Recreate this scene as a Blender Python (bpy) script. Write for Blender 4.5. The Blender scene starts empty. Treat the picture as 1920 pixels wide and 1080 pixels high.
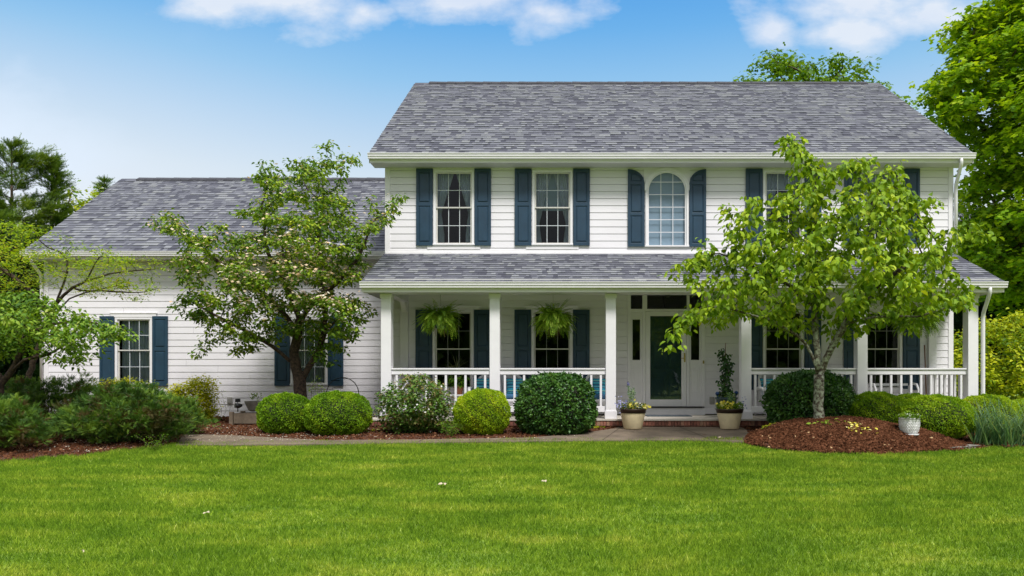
import bpy, math, random
import numpy as np
from mathutils import Vector
R = math.radians
random.seed(7)
rng = np.random.default_rng(11)
C = bpy.context.scene.collection
sc = bpy.context.scene

# ------------------------------------------------------------------ camera, sky, sun, exposure
CX, CY, F, CZ = 1064.0, 713.0, 1340.0, 1.5
cam = bpy.data.cameras.new('camera'); camo = bpy.data.objects.new('camera', cam); C.objects.link(camo)
cam.sensor_width = 36; cam.lens = F / 1920 * 36
cam.shift_x = -(CX - 960) / 1920; cam.shift_y = (CY - 540) / 1920
cam.clip_start = .1; cam.clip_end = 2000
camo.location = (0, 0, CZ); camo.rotation_euler = (R(90), 0, 0)
sc.camera = camo

SUN_EL, SUN_AZ = 57, 22          # degrees up, degrees right of straight behind the camera
sd = bpy.data.lights.new('sun', 'SUN'); so = bpy.data.objects.new('sun', sd); C.objects.link(so)
sd.energy = 3.5; sd.angle = R(13); sd.color = (1, .965, .93)
sv = Vector((math.sin(R(SUN_AZ)) * math.cos(R(SUN_EL)), -math.cos(R(SUN_AZ)) * math.cos(R(SUN_EL)), math.sin(R(SUN_EL))))
so.rotation_euler = sv.to_track_quat('Z', 'Y').to_euler()
sc.view_settings.view_transform = 'Standard'; sc.view_settings.look = 'None'
sc.view_settings.exposure = 0.24; sc.view_settings.gamma = 1

w = bpy.data.worlds.new('World'); sc.world = w; w.use_nodes = True
nt = w.node_tree; nt.nodes.clear()
def N(t, tree=None, **k):
    n = (tree or nt).nodes.new(t)
    for a, b in k.items(): setattr(n, a, b)
    return n
def mth(op, a, b=None, c=None, tree=None):
    tr = tree or nt
    n = tr.nodes.new('ShaderNodeMath'); n.operation = op
    for i, v in enumerate((a, b, c)):
        if v is None: continue
        if isinstance(v, (int, float)): n.inputs[i].default_value = v
        else: tr.links.new(v, n.inputs[i])
    return n.outputs[0]
def ramp(tree, fac, stops, interp='LINEAR'):
    n = tree.nodes.new('ShaderNodeValToRGB'); n.color_ramp.interpolation = interp
    e = n.color_ramp.elements
    while len(e) < len(stops): e.new(.5)
    for i, (p, c) in enumerate(stops):
        e[i].position = p; e[i].color = tuple(c) + (1,)
    if fac is not None: tree.links.new(fac, n.inputs[0])
    return n.outputs[0]
def mixc(tree, fac, a, b, mode='MIX'):
    n = tree.nodes.new('ShaderNodeMix'); n.data_type = 'RGBA'; n.blend_type = mode
    for s, v in ((n.inputs[0], fac), (n.inputs[6], a), (n.inputs[7], b)):
        if isinstance(v, (int, float)): s.default_value = v
        elif isinstance(v, tuple): s.default_value = tuple(v) + (1,)
        else: tree.links.new(v, s)
    return n.outputs[2]
tc = N('ShaderNodeTexCoord'); sep = N('ShaderNodeSeparateXYZ'); nt.links.new(tc.outputs['Generated'], sep.inputs[0])
X, Y, Z = sep.outputs
ya = mth('MAXIMUM', mth('ABSOLUTE', Y), .05)
U = mth('DIVIDE', X, ya); V = mth('DIVIDE', Z, ya)
front = mth('GREATER_THAN', Y, 0.0)
base = ramp(nt, Z, [(0, (.62, .68, .74)), (.17, (.70, .73, .77)), (.26, (.56, .66, .755)), (.32, (.41, .57, .745)), (.38, (.25, .48, .73)), (.44, (.135, .38, .71)), (.49, (.08, .31, .68)), (.60, (.25, .45, .80)), (.80, (.85, .9, 1.0)), (1.0, (1.0, 1.0, 1.0))])
# whiter low on the left
lf = mth('MULTIPLY', mth('SUBTRACT', mth('MULTIPLY', U, -1.3), .35), mth('SUBTRACT', 1.0, mth('MULTIPLY', V, 1.9)))
lf = mth('MINIMUM', mth('MAXIMUM', lf, 0.0), .6)
base = mixc(nt, lf, base, (.76, .80, .86))
comb = N('ShaderNodeCombineXYZ'); nt.links.new(U, comb.inputs[0]); nt.links.new(mth('MULTIPLY', V, 1.7), comb.inputs[1])
nz = N('ShaderNodeTexNoise'); nt.links.new(comb.outputs[0], nz.inputs['Vector']); nz.inputs['Scale'].default_value = 9; nz.inputs['Detail'].default_value = 8; nz.inputs['Roughness'].default_value = .58
nz2 = N('ShaderNodeTexNoise'); nt.links.new(comb.outputs[0], nz2.inputs['Vector']); nz2.inputs['Scale'].default_value = 3.2; nz2.inputs['Detail'].default_value = 6
msk = None
for (px, py, rx, ry) in ((540, -12, 250, 70), (400, 0, 110, 42), (680, 20, 70, 34), (885, -6, 215, 44), (1000, 22, 80, 44), (1640, -5, 230, 62), (1600, 60, 95, 48), (1745, 25, 120, 55), (1445, 52, 52, 34)):
    a = mth('DIVIDE', mth('SUBTRACT', U, (px - CX) / F), rx / F); b = mth('DIVIDE', mth('SUBTRACT', V, (CY - py) / F), ry / F)
    d = mth('SUBTRACT', 1.0, mth('SQRT', mth('ADD', mth('MULTIPLY', a, a), mth('MULTIPLY', b, b))))
    msk = d if msk is None else mth('MAXIMUM', msk, d)
cl = mth('ADD', mth('MAXIMUM', msk, -1.2), mth('MULTIPLY', mth('SUBTRACT', nz.outputs[0], .5), 2.9))
cl = mth('MULTIPLY', mth('MINIMUM', mth('MAXIMUM', mth('MULTIPLY', mth('ADD', cl, .22), .95), 0.0), 1.0), front)
ccol = ramp(nt, nz2.outputs[0], [(.35, (.60, .67, .80)), (.6, (.74, .77, .82))])
col = mixc(nt, mth('MULTIPLY', cl, .86), base, ccol)
# thin streaks upper left
st = mth('MULTIPLY', mth('MAXIMUM', mth('SUBTRACT', nz2.outputs[0], .52), 0.0), mth('MAXIMUM', mth('SUBTRACT', mth('MULTIPLY', U, -1.0), .5), 0.0))
col = mixc(nt, mth('MINIMUM', mth('MULTIPLY', st, 14.0), .55), col, (.66, .76, .90))
# the sky behind the photographer: bright broken overcast
back = mixc(nt, 1.0, ramp(nt, nz2.outputs[0], [(.3, (.66, .73, .88)), (.6, (1.0, 1.0, 1.02))]), ramp(nt, Z, [(.0, (.4, .4, .4)), (.35, (.62, .62, .62)), (.8, (1.05, 1.05, 1.05))]), 'MULTIPLY')
col = mixc(nt, front, back, col)
bg = N('ShaderNodeBackground'); nt.links.new(col, bg.inputs[0]); bg.inputs[1].default_value = 1.0
wo = N('ShaderNodeOutputWorld'); nt.links.new(bg.outputs[0], wo.inputs[0])

# ------------------------------------------------------------------ helpers
def P(px, py, D): return Vector(((px - CX) * D / F, D, CZ + (CY - py) * D / F))
def PXx(px, D): return (px - CX) * D / F
def PZ(py, D): return CZ + (CY - py) * D / F
ORG = {}
def org(o): return ORG.get(o.name, Vector((0, 0, 0))) if o else Vector((0, 0, 0))
def tag(o, label=None, cat=None, group=None, kind=None):
    if label: o['label'] = label
    if cat: o['category'] = cat
    if group: o['group'] = group
    if kind: o['kind'] = kind
    return o
def empty(name, loc, label, cat, group=None, rz=0):
    o = bpy.data.objects.new(name, None); C.objects.link(o); o.location = loc; o.rotation_euler = (0, 0, rz)
    o.empty_display_size = .1
    ORG[o.name] = Vector(loc) if not rz else Vector((0, 0, 0))
    return tag(o, label, cat, group)
def link(me, name, mat, parent, wo=None):
    o = bpy.data.objects.new(name, me); C.objects.link(o)
    if mat and not me.materials: me.materials.append(mat)
    po = org(parent); wo = po if wo is None else Vector(wo)
    o.location = wo - po
    if parent: o.parent = parent
    ORG[o.name] = wo
    return o
class MB:
    def __init__(s): s.v = []; s.f = []; s.sm = []; s.mi = []; s.m = 0
    def face(s, idx, smooth=False): s.f.append(idx); s.sm.append(smooth); s.mi.append(s.m)
    def poly(s, pts, smooth=False):
        b = len(s.v); s.v += [tuple(p) for p in pts]; s.face(tuple(range(b, b + len(pts))), smooth); return s
    def box(s, x0, x1, y0, y1, z0, z1):
        b = len(s.v)
        s.v += [(x, y, z) for z in (z0, z1) for y in (y0, y1) for x in (x0, x1)]
        for q in ((0, 2, 3, 1), (4, 5, 7, 6), (0, 1, 5, 4), (2, 6, 7, 3), (0, 4, 6, 2), (1, 3, 7, 5)): s.face(tuple(b + i for i in q))
        return s
    def prism(s, pts, y0, y1):                     # pts: (x,z) outline, extruded in y
        b = len(s.v); n = len(pts)
        s.v += [(x, y0, z) for x, z in pts] + [(x, y1, z) for x, z in pts]
        s.face(tuple(range(b, b + n))); s.face(tuple(range(b + 2 * n - 1, b + n - 1, -1)))
        for i in range(n):
            j = (i + 1) % n; s.face((b + i, b + n + i, b + n + j, b + j))
        return s
    def tube(s, pts, r, n=6, cap=True, smooth=True):
        pts = [Vector(p) for p in pts]
        rs = r if isinstance(r, (list, tuple)) else [r] * len(pts)
        b = len(s.v); up = None
        for i, p in enumerate(pts):
            t = (pts[min(i + 1, len(pts) - 1)] - pts[max(i - 1, 0)])
            t = t.normalized() if t.length > 1e-9 else Vector((0, 0, 1))
            if up is None: up = t.orthogonal().normalized()
            else:
                up = up - t * up.dot(t); up = up.normalized() if up.length > 1e-6 else t.orthogonal().normalized()
            q = t.cross(up)
            for k in range(n):
                a = 2 * math.pi * k / n; s.v.append(tuple(p + (up * math.cos(a) + q * math.sin(a)) * rs[i]))
        for i in range(len(pts) - 1):
            for k in range(n):
                k2 = (k + 1) % n; s.face((b + i * n + k, b + i * n + k2, b + (i + 1) * n + k2, b + (i + 1) * n + k), smooth)
        if cap:
            s.face(tuple(b + k for k in range(n - 1, -1, -1))); e = b + (len(pts) - 1) * n; s.face(tuple(e + k for k in range(n)))
        return s
    def lathe(s, prof, cx=0, cy=0, n=28, smooth=True):   # prof: (r,z)
        b = len(s.v)
        for r, z in prof:
            for k in range(n):
                a = 2 * math.pi * k / n; s.v.append((cx + r * math.cos(a), cy + r * math.sin(a), z))
        for i in range(len(prof) - 1):
            for k in range(n):
                k2 = (k + 1) % n; s.face((b + i * n + k, b + i * n + k2, b + (i + 1) * n + k2, b + (i + 1) * n + k), smooth)
        s.face(tuple(b + k for k in range(n - 1, -1, -1))); e = b + (len(prof) - 1) * n; s.face(tuple(e + k for k in range(n)))
        return s
    def build(s, name, mat, parent=None, wo=None, bevel=0, local=False):
        o3 = org(parent) if wo is None else Vector(wo)
        if local: o3 = Vector((0, 0, 0))
        me = bpy.data.meshes.new(name)
        me.from_pydata([(v[0] - o3[0], v[1] - o3[1], v[2] - o3[2]) for v in s.v], [], s.f)
        me.polygons.foreach_set('use_smooth', s.sm)
        mats = mat if isinstance(mat, (list, tuple)) else [mat]
        for m in mats: me.materials.append(m)
        if len(mats) > 1: me.polygons.foreach_set('material_index', s.mi)
        me.update()
        if local: ob = link(me, name, None, parent, org(parent))
        else: ob = link(me, name, None, parent, o3)
        if bevel:
            bv = ob.modifiers.new('bevel', 'BEVEL'); bv.width = bevel; bv.segments = 2; bv.limit_method = 'ANGLE'
        return ob
def dupe(o, parent, loc):
    c = o.copy(); C.objects.link(c); c.parent = parent; c.location = Vector(loc) - org(parent); return c

# ------------------------------------------------------------------ materials
def newmat(name):
    m = bpy.data.materials.new(name); m.use_nodes = True; t = m.node_tree
    b = t.nodes['Principled BSDF']; return m, t, b
def pmat(name, col, rough=.6, var=.12, scale=6, bump=0, bscale=60, metal=0, coords='Object', spec=.5):
    m, t, b = newmat(name)
    b.inputs['Roughness'].default_value = rough; b.inputs['Metallic'].default_value = metal
    b.inputs['Specular IOR Level'].default_value = spec
    tcn = N('ShaderNodeTexCoord', t)
    n = N('ShaderNodeTexNoise', t); n.inputs['Scale'].default_value = scale; n.inputs['Detail'].default_value = 6; n.inputs['Roughness'].default_value = .6
    t.links.new(tcn.outputs[coords], n.inputs['Vector'])
    c = ramp(t, n.outputs[0], [(.3, [x * (1 - var) for x in col]), (.7, [min(1, x * (1 + var)) for x in col])])
    t.links.new(c, b.inputs['Base Color'])
    if bump:
        n2 = N('ShaderNodeTexNoise', t); n2.inputs['Scale'].default_value = bscale; n2.inputs['Detail'].default_value = 4
        t.links.new(tcn.outputs[coords], n2.inputs['Vector'])
        bp = N('ShaderNodeBump', t); bp.inputs['Strength'].default_value = bump; bp.inputs['Distance'].default_value = .01
        t.links.new(n2.outputs[0], bp.inputs['Height']); t.links.new(bp.outputs[0], b.inputs['Normal'])
    return m
def leafmat(name, cols, trans=.3, rough=.55, spec=.2, trcol=1.3):
    """colour runs through cols by a random number each leaf carries"""
    m, t, b = newmat(name)
    a = N('ShaderNodeAttribute', t); a.attribute_name = 'rnd'
    k = len(cols) - 1
    c = ramp(t, a.outputs['Fac'], [(i / k, cc) for i, cc in enumerate(cols)])
    t.links.new(c, b.inputs['Base Color']); b.inputs['Roughness'].default_value = rough; b.inputs['Specular IOR Level'].default_value = spec
    tr = N('ShaderNodeBsdfTranslucent', t)
    c2 = mixc(t, 1.0, c, (1.25 * trcol, 1.15 * trcol, .45 * trcol), 'MULTIPLY'); t.links.new(c2, tr.inputs[0])
    mx = N('ShaderNodeMixShader', t); mx.inputs[0].default_value = trans
    t.links.new(b.outputs[0], mx.inputs[1]); t.links.new(tr.outputs[0], mx.inputs[2])
    t.links.new(mx.outputs[0], t.nodes['Material Output'].inputs[0])
    return m
def siding_mat():
    m, t, b = newmat('painted_clapboard')
    tcn = N('ShaderNodeTexCoord', t); mp = N('ShaderNodeMapping', t); mp.inputs['Scale'].default_value = (2, 2, 40)
    t.links.new(tcn.outputs['Object'], mp.inputs[0])
    n = N('ShaderNodeTexNoise', t); n.inputs['Scale'].default_value = 2; n.inputs['Detail'].default_value = 5; t.links.new(mp.outputs[0], n.inputs['Vector'])
    n3 = N('ShaderNodeTexNoise', t); n3.inputs['Scale'].default_value = .9; n3.inputs['Detail'].default_value = 4; t.links.new(tcn.outputs['Object'], n3.inputs['Vector'])
    c1 = ramp(t, n.outputs[0], [(.3, (.775, .755, .80)), (.7, (.81, .79, .835))])
    c2 = ramp(t, n3.outputs[0], [(.35, (.94, .94, .935)), (.65, (1, 1, 1))])
    t.links.new(mixc(t, 1.0, c1, c2, 'MULTIPLY'), b.inputs['Base Color'])
    b.inputs['Roughness'].default_value = .55; b.inputs['Specular IOR Level'].default_value = .3
    bp = N('ShaderNodeBump', t); bp.inputs['Strength'].default_value = .12; bp.inputs['Distance'].default_value = .004
    t.links.new(n.outputs[0], bp.inputs['Height']); t.links.new(bp.outputs[0], b.inputs['Normal'])
    return m
def shingle_mat():
    m, t, b = newmat('asphalt_shingle')
    a = N('ShaderNodeAttribute', t); a.attribute_name = 'rnd'
    c = ramp(t, a.outputs['Fac'], [(0, (.058, .06, .080)), (.18, (.085, .088, .11)), (.4, (.13, .135, .16)), (.6, (.17, .176, .20)), (.78, (.21, .218, .24)), (.9, (.225, .232, .24)), (1, (.255, .265, .285))])
    tcn = N('ShaderNodeTexCoord', t)
    n = N('ShaderNodeTexNoise', t); n.inputs['Scale'].default_value = 160; n.inputs['Detail'].default_value = 3; t.links.new(tcn.outputs['Object'], n.inputs['Vector'])
    c2 = ramp(t, n.outputs[0], [(.3, (.72, .72, .72)), (.7, (1.25, 1.25, 1.25))])
    n2 = N('ShaderNodeTexNoise', t); n2.inputs['Scale'].default_value = .7; n2.inputs['Detail'].default_value = 5; t.links.new(tcn.outputs['Object'], n2.inputs['Vector'])
    c3 = ramp(t, n2.outputs[0], [(.3, (.88, .88, .90)), (.7, (1.1, 1.1, 1.09))])
    t.links.new(mixc(t, 1.0, mixc(t, 1.0, c, c2, 'MULTIPLY'), c3, 'MULTIPLY'), b.inputs['Base Color'])
    b.inputs['Roughness'].default_value = .85; b.inputs['Specular IOR Level'].default_value = .35
    bp = N('ShaderNodeBump', t); bp.inputs['Strength'].default_value = .5; bp.inputs['Distance'].default_value = .003
    t.links.new(n.outputs[0], bp.inputs['Height']); t.links.new(bp.outputs[0], b.inputs['Normal'])
    return m
def glass_mat(name, tint=(.9, .93, .93), ior=1.7):
    m, t, b = newmat(name); t.nodes.remove(b)
    tr = N('ShaderNodeBsdfTransparent', t); tr.inputs[0].default_value = tint + (1,)
    g = N('ShaderNodeBsdfGlossy', t); g.inputs['Roughness'].default_value = .015; g.inputs[0].default_value = (.95, .97, 1, 1)
    tcn = N('ShaderNodeTexCoord', t); n = N('ShaderNodeTexNoise', t); n.inputs['Scale'].default_value = 1.6; t.links.new(tcn.outputs['Object'], n.inputs['Vector'])
    bp = N('ShaderNodeBump', t); bp.inputs['Strength'].default_value = .06; bp.inputs['Distance'].default_value = .02
    t.links.new(n.outputs[0], bp.inputs['Height']); t.links.new(bp.outputs[0], g.inputs['Normal'])
    fr = N('ShaderNodeFresnel', t); fr.inputs[0].default_value = ior
    mx = N('ShaderNodeMixShader', t); t.links.new(fr.outputs[0], mx.inputs[0]); t.links.new(tr.outputs[0], mx.inputs[1]); t.links.new(g.outputs[0], mx.inputs[2])
    t.links.new(mx.outputs[0], t.nodes['Material Output'].inputs[0])
    return m
def lawn_color(t, tcn):
    """mown lawn: patches of deep green, fresh green and yellowed grass, by place on the ground"""
    mp = N('ShaderNodeMapping', t); mp.inputs['Scale'].default_value = (.9, 2.6, .2); t.links.new(tcn, mp.inputs[0])
    n = N('ShaderNodeTexNoise', t); n.inputs['Scale'].default_value = 1.0; n.inputs['Detail'].default_value = 9; n.inputs['Roughness'].default_value = .68; n.inputs['Distortion'].default_value = .3
    t.links.new(mp.outputs[0], n.inputs['Vector'])
    return ramp(t, n.outputs[0], [(.24, (.095, .20, .014)), (.42, (.155, .28, .018)), (.52, (.21, .335, .024)), (.62, (.30, .40, .038)), (.76, (.46, .48, .10))])
def ground_mat():
    m, t, b = newmat('lawn_soil'); tcn = N('ShaderNodeTexCoord', t)
    c = lawn_color(t, tcn.outputs['Object'])
    n = N('ShaderNodeTexNoise', t); n.inputs['Scale'].default_value = 70; n.inputs['Detail'].default_value = 5; t.links.new(tcn.outputs['Object'], n.inputs['Vector'])
    c2 = ramp(t, n.outputs[0], [(.35, (.45, .45, .4)), (.65, (1.0, .95, .8))])
    t.links.new(mixc(t, 1.0, c, c2, 'MULTIPLY'), b.inputs['Base Color']); b.inputs['Roughness'].default_value = .9
    return m
def grass_mat():
    m, t, b = newmat('grass_blade'); tcn = N('ShaderNodeTexCoord', t)
    c = lawn_color(t, tcn.outputs['Object'])
    a = N('ShaderNodeAttribute', t); a.attribute_name = 'rnd'
    c2 = ramp(t, a.outputs['Fac'], [(0, (.42, .50, .45)), (.5, (1, 1, 1)), (.9, (1.6, 1.45, 1.6)), (1, (2.6, 2.0, 6.0))])
    c = mixc(t, 1.0, c, c2, 'MULTIPLY')
    nf = N('ShaderNodeTexNoise', t); nf.inputs['Scale'].default_value = 22; nf.inputs['Detail'].default_value = 4; nf.inputs['Roughness'].default_value = .7; t.links.new(tcn.outputs['Object'], nf.inputs['Vector'])
    c = mixc(t, 1.0, c, ramp(t, nf.outputs[0], [(.34, (.42, .52, .5)), (.5, (1, 1, 1)), (.66, (1.6, 1.42, 1.9))]), 'MULTIPLY')
    t.links.new(c, b.inputs['Base Color']); b.inputs['Roughness'].default_value = .6; b.inputs['Specular IOR Level'].default_value = .15
    tr = N('ShaderNodeBsdfTranslucent', t); t.links.new(mixc(t, 1.0, c, (1.5, 1.4, .6), 'MULTIPLY'), tr.inputs[0])
    mx = N('ShaderNodeMixShader', t); mx.inputs[0].default_value = .35; t.links.new(b.outputs[0], mx.inputs[1]); t.links.new(tr.outputs[0], mx.inputs[2])
    t.links.new(mx.outputs[0], t.nodes['Material Output'].inputs[0])
    return m
def mulch_mat():
    m, t, b = newmat('shredded_bark'); tcn = N('ShaderNodeTexCoord', t)
    mp = N('ShaderNodeMapping', t); mp.inputs['Scale'].default_value = (18, 45, 30); mp.inputs['Rotation'].default_value = (0, 0, .5); t.links.new(tcn.outputs['Object'], mp.inputs[0])
    n = N('ShaderNodeTexNoise', t); n.inputs['Scale'].default_value = 1; n.inputs['Detail'].default_value = 8; n.inputs['Distortion'].default_value = 1.2; t.links.new(mp.outputs[0], n.inputs['Vector'])
    c = ramp(t, n.outputs[0], [(.3, (.025, .010, .006)), (.5, (.095, .034, .018)), (.68, (.20, .085, .045))])
    t.links.new(c, b.inputs['Base Color']); b.inputs['Roughness'].default_value = .9
    bp = N('ShaderNodeBump', t); bp.inputs['Strength'].default_value = 1; bp.inputs['Distance'].default_value = .02
    t.links.new(n.outputs[0], bp.inputs['Height']); t.links.new(bp.outputs[0], b.inputs['Normal'])
    return m
def brick_mat():
    m, t, b = newmat('red_brick'); tcn = N('ShaderNodeTexCoord', t)
    a = N('ShaderNodeAttribute', t); a.attribute_name = 'rnd'
    c = ramp(t, a.outputs['Fac'], [(0, (.13, .05, .035)), (.5, (.24, .085, .06)), (.8, (.32, .13, .09)), (1, (.36, .22, .14))])
    n = N('ShaderNodeTexNoise', t); n.inputs['Scale'].default_value = 30; n.inputs['Detail'].default_value = 6; t.links.new(tcn.outputs['Object'], n.inputs['Vector'])
    c2 = ramp(t, n.outputs[0], [(.35, (.7, .7, .7)), (.65, (1.15, 1.15, 1.1))])
    t.links.new(mixc(t, 1.0, c, c2, 'MULTIPLY'), b.inputs['Base Color']); b.inputs['Roughness'].default_value = .85
    return m
def pillow_mat():
    m, t, b = newmat('striped_fabric'); tcn = N('ShaderNodeTexCoord', t); s = N('ShaderNodeSeparateXYZ', t); t.links.new(tcn.outputs['Generated'], s.inputs[0])
    st = [(.03, .09, .20), (.02, .28, .38), (.10, .50, .60), (.02, .12, .30), (.25, .55, .45), (.02, .35, .50), (.04, .45, .62), (.01, .07, .20), (.15, .5, .55), (.03, .3, .45)]
    c = ramp(t, s.outputs[2], [(i / 18.0 + .0, st[i % 10]) for i in range(18)], 'CONSTANT')
    t.links.new(c, b.inputs['Base Color']); b.inputs['Roughness'].default_value = .85
    return m
def bark_mat(name, cols, scale=25):
    m, t, b = newmat(name); tcn = N('ShaderNodeTexCoord', t)
    n = N('ShaderNodeTexNoise', t); n.inputs['Scale'].default_value = scale; n.inputs['Detail'].default_value = 6; n.inputs['Roughness'].default_value = .65; t.links.new(tcn.outputs['Object'], n.inputs['Vector'])
    k = len(cols) - 1
    t.links.new(ramp(t, n.outputs[0], [(.34 + .32 * i / k, cc) for i, cc in enumerate(cols)]), b.inputs['Base Color']); b.inputs['Roughness'].default_value = .9
    if name == 'lichen_bark':                                   # lichen grows on the trunk, the upper limbs are bare dark bark
        sz = N('ShaderNodeSeparateXYZ', t); t.links.new(tcn.outputs['Object'], sz.inputs[0])
        up_ = mth('MINIMUM', mth('MAXIMUM', mth('MULTIPLY', mth('SUBTRACT', mth('ADD', sz.outputs[2], n.outputs[0], tree=t), 1.9, tree=t), 1.2, tree=t), 0.0, tree=t), 1.0, tree=t)
        t.links.new(mixc(t, up_, b.inputs['Base Color'].links[0].from_socket, (.035, .022, .016)), b.inputs['Base Color'])
    bp = N('ShaderNodeBump', t); bp.inputs['Strength'].default_value = .9; bp.inputs['Distance'].default_value = .012
    t.links.new(n.outputs[0], bp.inputs['Height']); t.links.new(bp.outputs[0], b.inputs['Normal'])
    return m
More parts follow.
